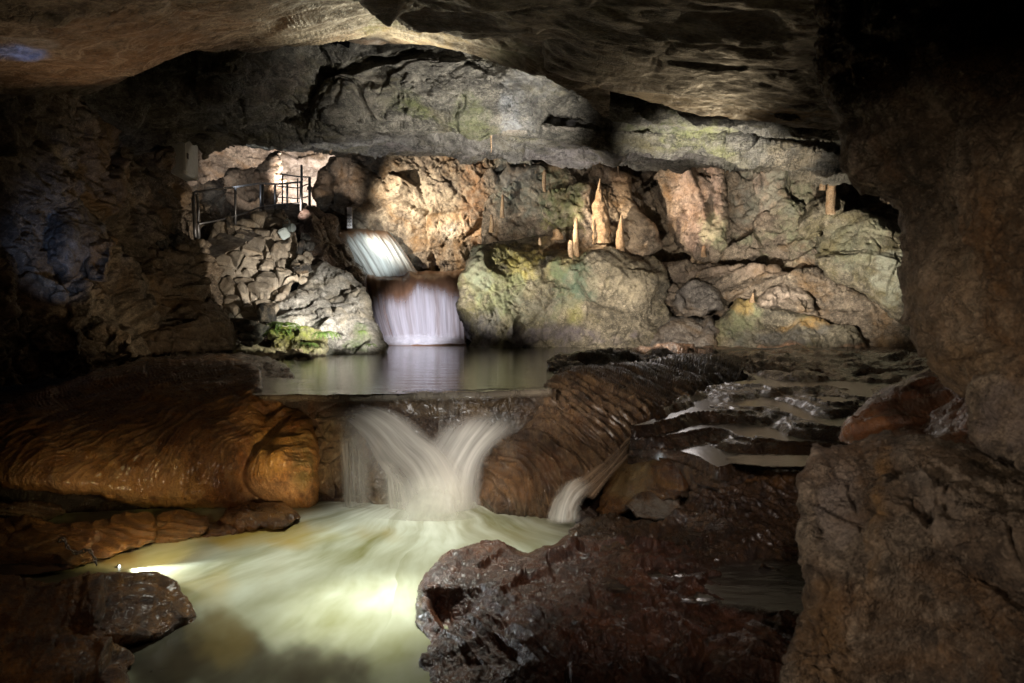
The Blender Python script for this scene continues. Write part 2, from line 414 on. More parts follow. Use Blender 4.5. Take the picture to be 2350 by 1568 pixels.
relief('cave_wall', [(700, 430, 0), (722, 430), (728, 392), (758, 362), (800, 350), (840, 330, 0), (2160, 330, 0), (2160, 830, 0), (1040, 830, 0), (1040, 660, 0), (940, 640, 0), (870, 600, 0), (760, 570, 0), (742, 540), (736, 478)],
       [(735, 430, 21.8), (850, 420, 20.6), (1000, 450, 20.2), (1000, 600, 20.6), (900, 590, 21), (1090, 400, 20.2), (1100, 560, 20.4), (1150, 450, 19.7), (1280, 440, 19.5), (1400, 430, 19.6), (1470, 500, 19.5), (1490, 400, 21.6), (1510, 500, 21.2),
        (1560, 440, 18.9), (1640, 400, 18.4), (1640, 530, 18.7), (1700, 450, 18.9), (1800, 430, 18.2), (1900, 430, 17.8), (2060, 450, 16.5), (2060, 650, 16.3), (1800, 600, 17.8), (1700, 790, 17.4), (2000, 800, 16.2), (1300, 700, 19.6), (1100, 700, 20.5), (1900, 380, 19), (1500, 340, 20.5), (1200, 340, 20.5)],
       M['warm'], d_crag(1.25, .8, 3, .14), edge=45, back=2.5, rough=5, seed=3,
       stains=[(1200, 430, 70, 90, BLUEG, .7), (1300, 480, 60, 60, GREEN, .7), (1190, 400, 60, 80, (.2, .21, .19), .6), (1480, 540, 90, 80, (.5, .40, .28), .7), (1840, 480, 130, 100, (.26, .28, .17), .6), (1500, 400, 50, 60, DARKB, .8), (1740, 460, 70, 60, (.22, .22, .19), .6),
               (1090, 450, 40, 120, RUST, .6), (950, 450, 110, 70, (.45, .38, .28), .6), (745, 400, 35, 60, (.16, .11, .07), .6)])

relief('tunnel_wall', [(430, 300, 0), (860, 300, 0), (860, 560, 0), (430, 560, 0)], [(450, 320, 26), (850, 320, 27), (850, 550, 26), (450, 550, 25), (650, 420, 27)], M['warm'], d_crag(1.6, .4, 13, .1, (1, 1, 2.)), edge=10, back=0, seed=5, step=3,
       stains=[(700, 420, 120, 90, (.58, .50, .43), .9)])

def strata(A, f, cy, cz, s, cx=0.):
    def g(p):
        c = (p[:, 2]*cz+p[:, 1]*cy+p[:, 0]*cx)*f+1.1*fbm(p*np.array([.5, .7, .9]), 3, s); k = np.floor(c); t = c-k
        h = _f(_h(k.astype(np.int64), k.astype(np.int64)*0, k.astype(np.int64)*0+5, s), 2)
        r = A*(t-sstep(.82, 1., t))*(.3+h)
        return r if CH is None else r*np.clip(.5/f/CH-.4, 0, 1)
    return g
def bedding(s, f, col, a, cy, cz, cx, w=.09):
    def g(p):
        c = (p[:, 2]*cz+p[:, 1]*cy+p[:, 0]*cx)*f+1.1*f/2.6*fbm(p*np.array([.5, .7, .9]), 4, s)+.25*fbm(p*3, 3, s+2); k = np.floor(c); t = np.abs(c-k-.5)
        h = _f(_h(k.astype(np.int64), k.astype(np.int64)*0, k.astype(np.int64)*0+5, s), 2)
        return a*np.clip(1-t/(w*(.4+h)), 0, 1)**.7*sstep(-.15, .12, fbm(p*np.array([.6, 1, 1])+7, 3, s+9)), col
    return g
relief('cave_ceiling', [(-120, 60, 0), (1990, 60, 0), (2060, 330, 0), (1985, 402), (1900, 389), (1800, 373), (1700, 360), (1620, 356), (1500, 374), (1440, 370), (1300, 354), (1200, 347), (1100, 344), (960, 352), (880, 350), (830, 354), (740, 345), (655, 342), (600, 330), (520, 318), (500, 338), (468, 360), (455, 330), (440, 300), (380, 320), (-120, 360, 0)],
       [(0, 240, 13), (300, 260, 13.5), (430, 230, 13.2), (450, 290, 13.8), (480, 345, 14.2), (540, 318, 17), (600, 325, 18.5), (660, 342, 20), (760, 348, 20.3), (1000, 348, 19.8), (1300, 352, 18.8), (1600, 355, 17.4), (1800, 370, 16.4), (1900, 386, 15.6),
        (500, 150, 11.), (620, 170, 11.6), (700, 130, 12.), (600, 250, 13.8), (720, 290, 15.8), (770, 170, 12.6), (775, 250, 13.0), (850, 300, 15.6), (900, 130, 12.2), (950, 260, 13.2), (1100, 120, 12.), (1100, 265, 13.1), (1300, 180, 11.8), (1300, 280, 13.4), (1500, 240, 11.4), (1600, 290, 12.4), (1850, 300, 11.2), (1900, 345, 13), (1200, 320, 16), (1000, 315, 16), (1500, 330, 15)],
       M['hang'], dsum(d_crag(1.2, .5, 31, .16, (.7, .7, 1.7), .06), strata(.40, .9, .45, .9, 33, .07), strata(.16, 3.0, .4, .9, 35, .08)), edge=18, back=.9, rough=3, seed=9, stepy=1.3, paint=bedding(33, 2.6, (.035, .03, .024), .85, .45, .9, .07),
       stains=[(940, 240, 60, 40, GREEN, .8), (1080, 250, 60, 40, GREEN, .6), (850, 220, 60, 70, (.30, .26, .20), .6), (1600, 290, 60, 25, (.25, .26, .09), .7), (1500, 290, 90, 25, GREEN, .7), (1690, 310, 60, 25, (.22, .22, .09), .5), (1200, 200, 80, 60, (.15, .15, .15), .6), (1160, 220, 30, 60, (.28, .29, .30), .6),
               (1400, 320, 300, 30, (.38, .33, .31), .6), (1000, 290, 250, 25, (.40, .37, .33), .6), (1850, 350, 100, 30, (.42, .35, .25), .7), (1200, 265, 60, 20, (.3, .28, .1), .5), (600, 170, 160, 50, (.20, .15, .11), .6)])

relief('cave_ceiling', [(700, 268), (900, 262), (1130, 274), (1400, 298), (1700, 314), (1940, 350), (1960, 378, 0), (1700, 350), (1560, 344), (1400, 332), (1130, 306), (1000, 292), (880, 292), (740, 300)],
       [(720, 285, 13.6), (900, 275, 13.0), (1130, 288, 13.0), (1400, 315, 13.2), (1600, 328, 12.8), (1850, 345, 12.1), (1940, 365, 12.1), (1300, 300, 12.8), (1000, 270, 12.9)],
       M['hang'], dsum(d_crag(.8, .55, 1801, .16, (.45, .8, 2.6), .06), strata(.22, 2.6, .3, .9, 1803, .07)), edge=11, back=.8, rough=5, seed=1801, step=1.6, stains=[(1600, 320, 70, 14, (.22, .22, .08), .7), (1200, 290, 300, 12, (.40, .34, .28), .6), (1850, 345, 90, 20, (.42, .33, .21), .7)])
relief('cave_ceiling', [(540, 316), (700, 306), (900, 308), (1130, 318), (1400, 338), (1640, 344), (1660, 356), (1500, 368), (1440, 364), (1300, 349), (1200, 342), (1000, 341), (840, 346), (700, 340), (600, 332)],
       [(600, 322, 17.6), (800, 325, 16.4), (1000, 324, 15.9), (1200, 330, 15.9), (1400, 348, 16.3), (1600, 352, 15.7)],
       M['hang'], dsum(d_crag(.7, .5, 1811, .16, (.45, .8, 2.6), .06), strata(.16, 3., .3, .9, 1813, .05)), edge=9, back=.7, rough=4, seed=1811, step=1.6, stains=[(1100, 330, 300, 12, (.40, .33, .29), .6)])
relief('near_ceiling', [(-150, -150, 0), (1400, -150, 0), (1400, 260, 0), (1255, 168), (1170, 150), (1090, 122), (1040, 106), (960, 98), (840, 92), (760, 90), (700, 95), (600, 112), (440, 118), (385, 128), (300, 178), (230, 205), (120, 204), (0, 208), (-150, 212)],
       [(0, -100, 4.3), (0, 0, 5.0), (0, 200, 8), (150, 120, 6.6), (300, 170, 8.2), (300, 0, 5.4), (450, 110, 8.3), (600, 108, 9.3), (600, 0, 6.3), (760, 88, 10.2), (900, 92, 10.8), (880, 62, 10.3), (1000, 60, 9.0), (900, 20, 8.0), (800, 0, 7.3), (1100, 110, 9.6), (1100, 60, 8.4), (1250, 160, 9.2), (1250, 100, 8.6), (800, -100, 5.5)],
       M['ceil'], dsum(d_smooth(1.4, .55, 41), lambda p: .045*facet(p, .9, 44, .6, .5, .15, (.6, 1.2, 1)), strata(.12, 1.1, .8, .3, 45, -.3), lambda p: .05*fbm(warp(p, .5, 1.)*np.array([1.2, 3, 3]), 4, 47)), edge=14, back=.5, rough=3, seed=12, paint=bedding(45, 1.6, (.06, .035, .02), .7, .8, .3, -.35, .05),
       stains=[(900, 45, 80, 30, (.16, .15, .03), .8), (1000, 60, 120, 35, (.40, .25, .05), .8), (900, 75, 100, 16, PALE, .7), (600, 50, 120, 50, (.36, .29, .21), .5), (300, 60, 180, 50, (.24, .12, .04), .6), (150, 150, 170, 40, (.30, .17, .08), .5), (1180, 115, 80, 35, (.34, .32, .22), .9), (60, 90, 60, 30, (.35, .36, .38), .7)])  # last patch, grey-blue at far left, paints in blue lamplight
relief('near_ceiling_slab', [(700, -150, 0), (815, 0), (870, 25), (905, 42), (1000, 65), (1080, 90), (1105, 87), (1185, 88), (1250, 94), (1256, 155), (1300, 172), (1400, 206), (1500, 236), (1600, 259), (1700, 273), (1800, 281), (1900, 288), (2050, 300, 0), (2100, -150, 0)],
       [(820, 0, 5), (900, 35, 5.7), (1000, 60, 6.2), (1150, 85, 6.8), (1250, 95, 7.1), (1256, 155, 8.0), (1400, 205, 8.8), (1600, 255, 9.6), (1900, 286, 9.8), (1900, 0, 4.2), (1400, 0, 4.7), (1100, 0, 4.9), (1500, 130, 6.4), (1700, 150, 6.4), (1400, 100, 6.0), (1200, 45, 5.7), (1900, 150, 6), (1100, -100, 3.9)],
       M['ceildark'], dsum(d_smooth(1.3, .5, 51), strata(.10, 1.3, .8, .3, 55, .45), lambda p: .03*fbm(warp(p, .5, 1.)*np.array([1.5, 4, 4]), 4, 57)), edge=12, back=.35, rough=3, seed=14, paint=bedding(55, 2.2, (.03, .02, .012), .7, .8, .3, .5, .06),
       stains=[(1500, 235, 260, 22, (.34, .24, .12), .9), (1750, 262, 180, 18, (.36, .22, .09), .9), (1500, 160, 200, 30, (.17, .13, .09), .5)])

# left dark wall and rubble slope
relief('cave_wall', [(-150, 150, 0), (380, 200, 0), (400, 300), (415, 420), (470, 420), (640, 350, 0), (640, 560, 0), (480, 600, 0), (560, 830, 0), (-150, 900, 0)],
       [(0, 300, 9.5), (0, 500, 9.8), (0, 800, 9.2), (200, 350, 12), (200, 600, 11.4), (200, 780, 10.4), (330, 330, 14.5), (330, 600, 13.2), (400, 450, 15.5), (330, 800, 11.8), (450, 480, 17), (520, 440, 21), (600, 440, 22.5), (500, 560, 16.2), (500, 780, 14.5), (600, 360, 22.5)],
       M['warm'], dsum(d_crag(1.1, .75, 61, .16), d_stones(.55, 65, .25, amp=.5)), edge=30, back=1.5, rough=8, seed=21,
       stains=[(560, 420, 70, 70, (.30, .21, .15), .6)])
# riverbed that closes the cave below everything
def gridmesh(name, xs, ys, fz, mat, disp=None):
    gx, gy = np.meshgrid(xs, ys); p = np.stack([gx.ravel(), gy.ravel(), np.zeros(gx.size)], -1); p[:, 2] = fz(p[:, 0], p[:, 1])
    if disp: p[:, 2] += disp(p)
    i = np.arange(gx.size).reshape(gx.shape); q = np.stack([i[:-1, :-1], i[:-1, 1:], i[1:, 1:], i[1:, :-1]], -1).reshape(-1, 4)
    return mesh_np(name, p, q, mat, np.zeros((len(p), 4)))
tag(gridmesh('riverbed', np.linspace(-14, 14, 160), np.linspace(-4, 30, 200), lambda x, y: -.35+1.15*sstep(6.3, 7.3, y)+0*x, M['dark'], lambda p: .08*fbm(p*2, 3, 3)), kind='structure')
for o in COL.objects:
    if o.type == 'MESH': o['kind'] = 'structure'
n_struct = len(COL.objects)

# ==================================================================== ROCK BODIES (things)
def rk(name, label, cat, poly, ctrl, mat, disp, group=None, **k):
    k.setdefault('closed', True)
    o = relief(name, poly, ctrl, M[mat] if isinstance(mat, str) else mat, disp, **k)
    return tag(o, label, cat, group)

def ribc(cx, cy, cz, f, s, w=.12):
    def g(p):
        q = warp(p, w, .5, s); c = (q[:, 0]*cx+q[:, 1]*cy+q[:, 2]*cz)*f+.6*fbm(p*1.3, 2, s+3)
        k = np.floor(c); t = c-k; h = _f(_h(k.astype(np.int64), k.astype(np.int64)*0+3, k.astype(np.int64)*0, s), 1)
        return (1-np.abs(2*t-1))**2.2*(.35+.65*h)
    return g
RB1, RB2 = ribc(.85, .62, .05, 7., 1501, .14), ribc(.85, .62, .05, 17., 1507, .10)
RM1, RM2 = ribc(1., -.75, .1, 6.5, 1601, .30), ribc(1., -.75, .1, 22., 1607, .16)
RZ = ribc(.15, .1, 1., 26., 1701, .05)
RL = ribc(.9, .35, .1, 13., 1703, .08)
RR = ribc(.55, .35, .75, 15., 1705, .12)
LEDG = [(1060, 797, 17.4), (1300, 798, 17.4), (1560, 798, 17.2), (1060, 700, 17.7), (1200, 700, 17.3), (1400, 700, 17.2), (1530, 700, 17.5), (1130, 600, 17.8), (1250, 600, 17.5), (1400, 605, 17.2), (1500, 615, 17.3), (1130, 545, 18.8), (1250, 542, 19.2), (1350, 558, 18.6), (1420, 566, 18.4), (1480, 585, 18.2), (1480, 740, 16.9), (1250, 740, 17.1)]
rk('rock_ledge', 'broad yellow-green stained rock ledge carrying the stalagmites, standing in the pool right of the waterfalls', 'rock ledge',
   [(1056, 650), (1066, 610), (1090, 562), (1130, 546), (1250, 541), (1330, 556), (1420, 566), (1500, 590), (1526, 625), (1532, 660), (1520, 700), (1560, 760), (1575, 803, 0), (1300, 805, 0), (1063, 805, 0), (1068, 770), (1058, 730), (1050, 700)],
   LEDG, 'green', dsum(d_crag(1.3, .55, 101, .14, (1, 1, .9), .5), lambda p: .05*fbm(warp(p, .3, .5)*np.array([6, 6, 1.5]), 4, 107)), edge=32, back=1.2, thick=3, seed=101, rough=7,
   stains=[(1190, 600, 90, 40, YEL, .8), (1130, 640, 60, 70, (.36, .34, .16), .7), (1290, 610, 60, 40, (.34, .28, .1), .7), (1150, 690, 60, 60, (.2, .23, .12), .6), (1290, 660, 60, 60, (.09, .13, .07), .85), (1330, 650, 40, 50, BLUEG, .5), (1320, 720, 40, 30, (.34, .33, .11), .45), (1110, 750, 60, 40, (.13, .12, .13), .8), (1250, 775, 200, 25, PURP, .7), (1440, 640, 70, 50, (.34, .29, .20), .7), (1330, 565, 120, 20, (.36, .24, .13), .6), (1100, 600, 25, 80, (.24, .27, .22), .6), (1250, 700, 90, 40, (.16, .15, .12), .6)])

rk('wall_panel', 'smooth flat back wall right behind the stalagmites, dark green at left, pale at right', 'rock face',
   [(1105, 470), (1125, 410), (1165, 378), (1230, 372), (1310, 366), (1380, 372), (1440, 398), (1452, 440), (1470, 480), (1500, 520), (1520, 560), (1480, 600, 0), (1105, 590, 0)],
   [(1130, 480, 19.5), (1180, 390, 19.7), (1300, 375, 19.8), (1430, 400, 19.5), (1300, 470, 19.4), (1420, 500, 19.1), (1500, 550, 18.6), (1400, 560, 18.9), (1150, 550, 19.2)], 'warm', dsum(d_crag(1.6, .26, 191, .1), lambda p: .10*facet(p, .35, 195, .7, .5, .1)*sstep(4.6, 5.2, p[:, 2])), edge=18, back=.7, thick=1.5, seed=191,
   stains=[(1200, 440, 90, 80, (.11, .12, .10), .8), (1290, 460, 60, 70, (.085, .10, .055), .85), (1300, 520, 60, 20, (.34, .34, .1), .8), (1430, 510, 90, 60, (.55, .42, .29), .8), (1170, 400, 50, 40, (.18, .17, .16), .6), (1380, 400, 70, 30, (.30, .21, .15), .6)])
rk('wall_boulder', 'pinkish buttress of cracked rock between the dark cleft and the grey right-hand wall', 'rock face',
   [(1505, 400), (1530, 372), (1600, 368), (1660, 372), (1672, 430), (1668, 500), (1665, 560), (1640, 600), (1590, 590), (1550, 560), (1535, 500), (1515, 450)],
   [(1530, 400, 18.8), (1600, 400, 18.2), (1650, 400, 18.0), (1600, 500, 18.3), (1540, 520, 18.9), (1650, 560, 17.8), (1590, 580, 18.2)], 'warm', d_crag(.9, .8, 111, .14, (1.6, 1, .8)), edge=22, back=.9, thick=2, seed=111,
   stains=[(1610, 450, 60, 110, (.42, .33, .26), .5), (1640, 540, 30, 50, (.30, .31, .18), .7)])
rk('wall_boulder', 'bulging grey-green rock face with mineral sparkle beside the dark foreground pillar', 'rock face',
   [(1866, 562), (1880, 510), (1905, 485), (1961, 476), (2010, 486), (2068, 520), (2130, 540, 0), (2130, 780, 0), (2066, 745), (2004, 690), (1950, 655), (1905, 640), (1872, 610)],
   [(1880, 560, 16.4), (1940, 500, 16.2), (1960, 580, 15.6), (2050, 560, 15.2), (2060, 700, 15.1), (1960, 640, 15.7), (2100, 600, 15.)], 'green', d_crag(1.5, .42, 121, .14), edge=28, back=1, thick=2, seed=121,
   stains=[(1960, 560, 80, 60, (.19, .20, .14), .6), (2050, 620, 50, 70, (.34, .35, .28), .7), (2000, 530, 40, 40, (.34, .33, .22), .6)])
rk('wall_boulder', 'rounded olive boulder bulging from the right-hand wall below the tall right stalagmite', 'boulder',
   [(1838, 500), (1860, 470), (1900, 455), (1935, 462), (1930, 490), (1895, 510), (1885, 545), (1850, 553), (1835, 530)],
   [(1850, 500, 16.7), (1900, 470, 16.5), (1870, 530, 16.4)], 'green', d_crag(.7, .7, 131, .12), edge=18, back=.6, thick=1.2, seed=131)
rk('rock_slab', 'long slanting dark slab above the lower right rocks, sloping down to the right', 'rock slab',
   [(1480, 600), (1560, 600), (1656, 610), (1746, 616), (1875, 630), (1940, 652), (2004, 682), (2068, 712), (2130, 740, 0), (2130, 830, 0), (2050, 815, 0), (1950, 800), (1890, 740), (1780, 700), (1650, 680), (1590, 720), (1540, 720), (1510, 670)],
   [(1520, 610, 18.3), (1656, 615, 17.8), (1875, 635, 16.8), (2004, 690, 16.0), (2068, 720, 15.6), (1560, 700, 17.5), (1650, 680, 17.2), (1780, 700, 16.7), (1890, 740, 16.3), (2060, 800, 15.4), (1950, 790, 16)], 'warm', dsum(d_crag(1.0, .6, 141, .16, (.6, 1, 2.), -.3)), edge=16, back=.7, thick=1.5, seed=141,
   stains=[(1700, 625, 160, 14, (.32, .24, .18), .7), (1560, 660, 60, 50, DARKB, .6)])
rk('boulder', 'rounded cracked grey boulder under the slanting slab, left end', 'boulder',
   [(1545, 700), (1556, 665), (1590, 645), (1630, 648), (1655, 672), (1660, 705), (1620, 728), (1570, 725)], [(1600, 650, 17.2), (1600, 720, 16.7), (1650, 690, 16.8)], 'grey', d_crag(.8, .6, 151, .14), edge=20, back=.6, thick=1.4, seed=151)
rk('boulder', 'pale pink-topped boulder wedged under the middle of the slanting slab', 'boulder',
   [(1735, 695), (1760, 665), (1800, 650), (1840, 662), (1868, 688), (1870, 715), (1800, 712), (1745, 705)], [(1800, 655, 16.6), (1800, 705, 16.1), (1860, 700, 16.1)], 'warm', d_crag(.7, .6, 161, .14), edge=16, back=.5, thick=1.3, seed=161, stains=[(1800, 675, 70, 30, (.45, .36, .29), .8)])
rk('boulder', 'long low greenish boulder at the water edge under the slanting slab, its top edge ochre', 'boulder',
   [(1560, 805, 0), (1600, 770), (1650, 735), (1682, 692), (1746, 688), (1832, 714), (1910, 738), (1961, 752), (1975, 790), (1985, 815, 0), (1700, 815, 0)],
   [(1700, 695, 16.7), (1800, 715, 16.4), (1940, 755, 16), (1700, 800, 16.1), (1900, 800, 15.6), (1600, 790, 16.5), (1800, 760, 16)], 'green', d_crag(1.2, .5, 171, .14, (1, 1, .7)), edge=20, back=.8, thick=2, seed=171,
   stains=[(1700, 735, 60, 50, (.22, .24, .13), .7), (1800, 770, 120, 30, (.13, .125, .12), .7), (1700, 700, 30, 20, (.45, .30, .1), .7), (1850, 740, 90, 14, (.42, .25, .08), .7), (1800, 803, 180, 10, (.4, .22, .13), .8)])
rk('boulder', 'squat grey boulder at the foot of the ledge, left of the long greenish boulder', 'boulder',
   [(1490, 805, 0), (1500, 760), (1535, 728), (1580, 722), (1625, 735), (1650, 765), (1640, 805, 0)], [(1560, 730, 16.9), (1560, 800, 16.4), (1630, 790, 16.4), (1500, 790, 16.8)], 'grey', d_crag(.9, .6, 181, .14), edge=20, back=.7, thick=1.6, seed=181)

# --- left bank
rk('limestone_boulder', 'large pale sloping boulder left of the lower waterfall, its foot in the pool', 'boulder',
   [(690, 640), (700, 606), (740, 602), (775, 612), (812, 636), (835, 655), (848, 692), (860, 732), (876, 768), (886, 796), (880, 814, 0), (830, 822, 0), (740, 822, 0), (700, 770), (660, 700)],
   [(720, 610, 17.0), (780, 620, 16.7), (835, 670, 16.2), (720, 700, 15.6), (800, 720, 15.3), (870, 780, 15.0), (850, 812, 14.2), (750, 812, 14.2), (780, 770, 14.8)], 'white', dsum(d_crag(1.0, .5, 191, .15, (1, 1, .7), .7), lambda p: .03*fbm(warp(p, .3, .5)*np.array([2, 6, 7]), 4, 5)), edge=25, back=1, thick=3, seed=191,
   stains=[(820, 780, 35, 30, (.12, .2, .04), .6), (870, 790, 20, 30, (.12, .12, .10), .7)])
rk('limestone_boulder', 'bright lit pale boulder just above the mossy lump, in front of the large sloping boulder', 'boulder',
   [(600, 740), (622, 705), (640, 682), (670, 670), (710, 668), (742, 678), (760, 700), (772, 730), (768, 765), (775, 800, 0), (700, 800, 0), (640, 780)],
   [(670, 675, 15.6), (740, 685, 15.4), (680, 740, 14.7), (760, 760, 14.6), (620, 740, 15.0), (700, 795, 14.3)], 'white', dsum(d_crag(.8, .5, 201, .15, (1, 1, .7), .7), lambda p: .03*fbm(warp(p, .3, .5)*np.array([2, 6, 7]), 4, 6)), edge=22, back=.8, thick=2, seed=201)
rk('mossy_rock', 'mossy yellow-green rock lump with ferns at the pool edge under the pale boulders', 'mossy rock',
   [(622, 800, 0), (618, 778), (628, 756), (655, 745), (700, 748), (738, 758), (756, 778), (752, 800), (740, 822, 0), (660, 822, 0)],
   [(650, 750, 14.5), (730, 765, 14.1), (680, 800, 13.7), (745, 805, 13.7), (640, 800, 14)], 'green', d_crag(.45, .8, 211, .16), edge=18, back=.6, thick=1.4, seed=211,
   stains=[(670, 765, 60, 25, (.30, .34, .05), 1.), (700, 790, 60, 30, (.18, .17, .05), .8), (650, 790, 30, 20, (.35, .3, .1), .7)])
rk('dark_crag', 'dark purplish rock shoulder between the dry-stone wall and the upper waterfall', 'rock',
   [(676, 530), (684, 490), (700, 470), (722, 470), (745, 488), (776, 500), (782, 540), (800, 556), (815, 600), (842, 630), (836, 660), (800, 660, 0), (700, 640, 0), (690, 590)],
   [(700, 480, 18.9), (770, 510, 19.3), (810, 600, 18.6), (835, 640, 18.3), (720, 560, 18.), (700, 620, 17.5), (780, 640, 18)], 'dark', d_crag(.8, .6, 221, .14), edge=18, back=.8, thick=2, seed=221, stains=[(730, 500, 60, 40, (.12, .08, .07), .7)])
def _sv(p):
    q = warp(p, .13, .45, 232)/.38*np.array([1, .8, 1.2]); return vor(q, 231)
def stone_wall(p):
    F1, F2, D, ID = _sv(p); e = np.clip((F2-F1)/.17, 0, 1)
    g = np.stack([_f(ID, 5), _f(ID, 6), _f(ID, 7)], -1)*2-1
    return .40*(((g*D).sum(1)*.45+(_f(ID, 8)-.5)*.5)*sstep(0, .3, e)-.42*(1-e)**1.3)+.10*facet(p, .16, 236, .6, .3, .1)+.008*fbm(p*14, 3, 2)
def stone_paint(p):
    F1, F2, D, ID = _sv(p); v = .10+.30*_f(ID, 9)**1.3; gap = F2-F1 < .07
    v = np.where(gap, .03, v); return np.full(len(p), .62), (v*1.05, v*.88, v*.68)
M['stone'] = rock_mat('rubble_stone', [(.10, .085, .065), (.25, .21, .16), (.42, .37, .29), (.28, .19, .1)], scale=2.2, bump=.5, cracks=.25)
rk('dry_stone_wall', 'warm lit dry-stone wall of rough rubble holding up the railed path', 'stone wall',
   [(468, 590), (475, 553), (492, 533), (508, 510), (545, 508), (573, 500), (606, 481), (651, 484), (672, 516), (684, 557), (716, 598), (700, 640), (674, 650), (657, 680), (637, 700), (622, 770), (560, 775), (530, 745), (502, 705), (478, 645)],
   [(480, 560, 15.6), (550, 512, 16.6), (606, 484, 17.4), (660, 500, 17.8), (705, 600, 16.6), (500, 690, 15.0), (600, 740, 14.8), (580, 620, 15.7), (640, 680, 15.4), (540, 760, 14.5)], 'stone', stone_wall, edge=12, back=.5, thick=2, rough=9, seed=231, step=1.5, paint=stone_paint,
   stains=[(560, 620, 100, 140, (.40, .33, .25), .55), (640, 560, 50, 60, (.3, .23, .16), .5)])
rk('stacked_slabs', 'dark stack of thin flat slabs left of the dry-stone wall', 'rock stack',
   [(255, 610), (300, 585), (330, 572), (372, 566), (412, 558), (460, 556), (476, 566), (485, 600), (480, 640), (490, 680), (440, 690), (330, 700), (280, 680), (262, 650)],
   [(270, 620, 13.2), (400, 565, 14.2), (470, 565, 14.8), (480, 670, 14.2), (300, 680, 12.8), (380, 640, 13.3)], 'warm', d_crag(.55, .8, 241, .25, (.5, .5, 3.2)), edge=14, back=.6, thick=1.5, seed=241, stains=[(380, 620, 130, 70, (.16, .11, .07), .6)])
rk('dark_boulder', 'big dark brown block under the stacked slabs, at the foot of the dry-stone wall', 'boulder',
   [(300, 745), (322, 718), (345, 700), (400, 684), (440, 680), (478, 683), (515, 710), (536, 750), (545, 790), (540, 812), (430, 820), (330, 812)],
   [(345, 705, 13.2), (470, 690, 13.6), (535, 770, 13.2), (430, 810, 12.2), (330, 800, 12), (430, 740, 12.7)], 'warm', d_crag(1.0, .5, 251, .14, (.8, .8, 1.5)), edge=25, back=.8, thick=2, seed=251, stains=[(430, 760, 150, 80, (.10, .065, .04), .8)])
rk('blue_lit_boulder', 'tall smooth boulder in blue light against the dark left wall', 'boulder',
   [(68, 520), (80, 465), (120, 425), (160, 430), (205, 480), (238, 520), (240, 560), (215, 600), (175, 640), (140, 640), (100, 600), (72, 570)],
   [(120, 440, 11.2), (220, 520, 11.4), (150, 540, 10.6), (150, 630, 10.5), (80, 540, 10.8)], 'grey', d_crag(1.3, .35, 261, .1), edge=30, back=.9, thick=1.6, seed=261)
for i, (pl, Yd, lb) in enumerate([
    ([(40, 640), (60, 612), (100, 622), (148, 655), (155, 690), (120, 700), (70, 680)], 10.2, 'pointed tan slab at the far left, leaning below the blue-lit boulder'),
    ([(148, 690), (160, 650), (200, 655), (215, 690), (205, 730), (165, 735)], 10.4, 'upright tan block right of the pointed leaning slab'),
    ([(205, 560), (225, 545), (255, 560), (256, 600), (245, 645), (210, 650), (196, 610)], 10.9, 'tall upright slab standing at the right foot of the blue-lit boulder'),
    ([(60, 760), (100, 735), (160, 730), (190, 760), (180, 810), (90, 815)], 9.6, 'broad dark block low on the left rubble slope'),
    ([(200, 780), (215, 745), (260, 740), (300, 770), (310, 820), (230, 825)], 10.4, 'low wedge-shaped block on the rubble slope left of the big dark block'),
    ([(355, 345), (372, 325), (395, 345), (405, 375), (390, 395), (365, 380)], 13.8, 'pale loose block on the left wall beside the grey cabinet'),
    ([(-40, 640), (0, 600), (30, 640), (35, 720), (-40, 740)], 9.4, 'narrow dark slab at the left edge of the picture')]):
    x = sum(p[0] for p in pl)/len(pl); y = sum(p[1] for p in pl)/len(pl)
    rk('rubble_block', lb, 'rock', pl, [(x, y-30, Yd+.15), (x, y+30, Yd-.2), (x+30, y, Yd)], 'warm', d_crag(.6, .7, 270+i, .12), edge=12, back=.35, thick=.8, seed=270+i, group='loose blocks on the dark left slope')
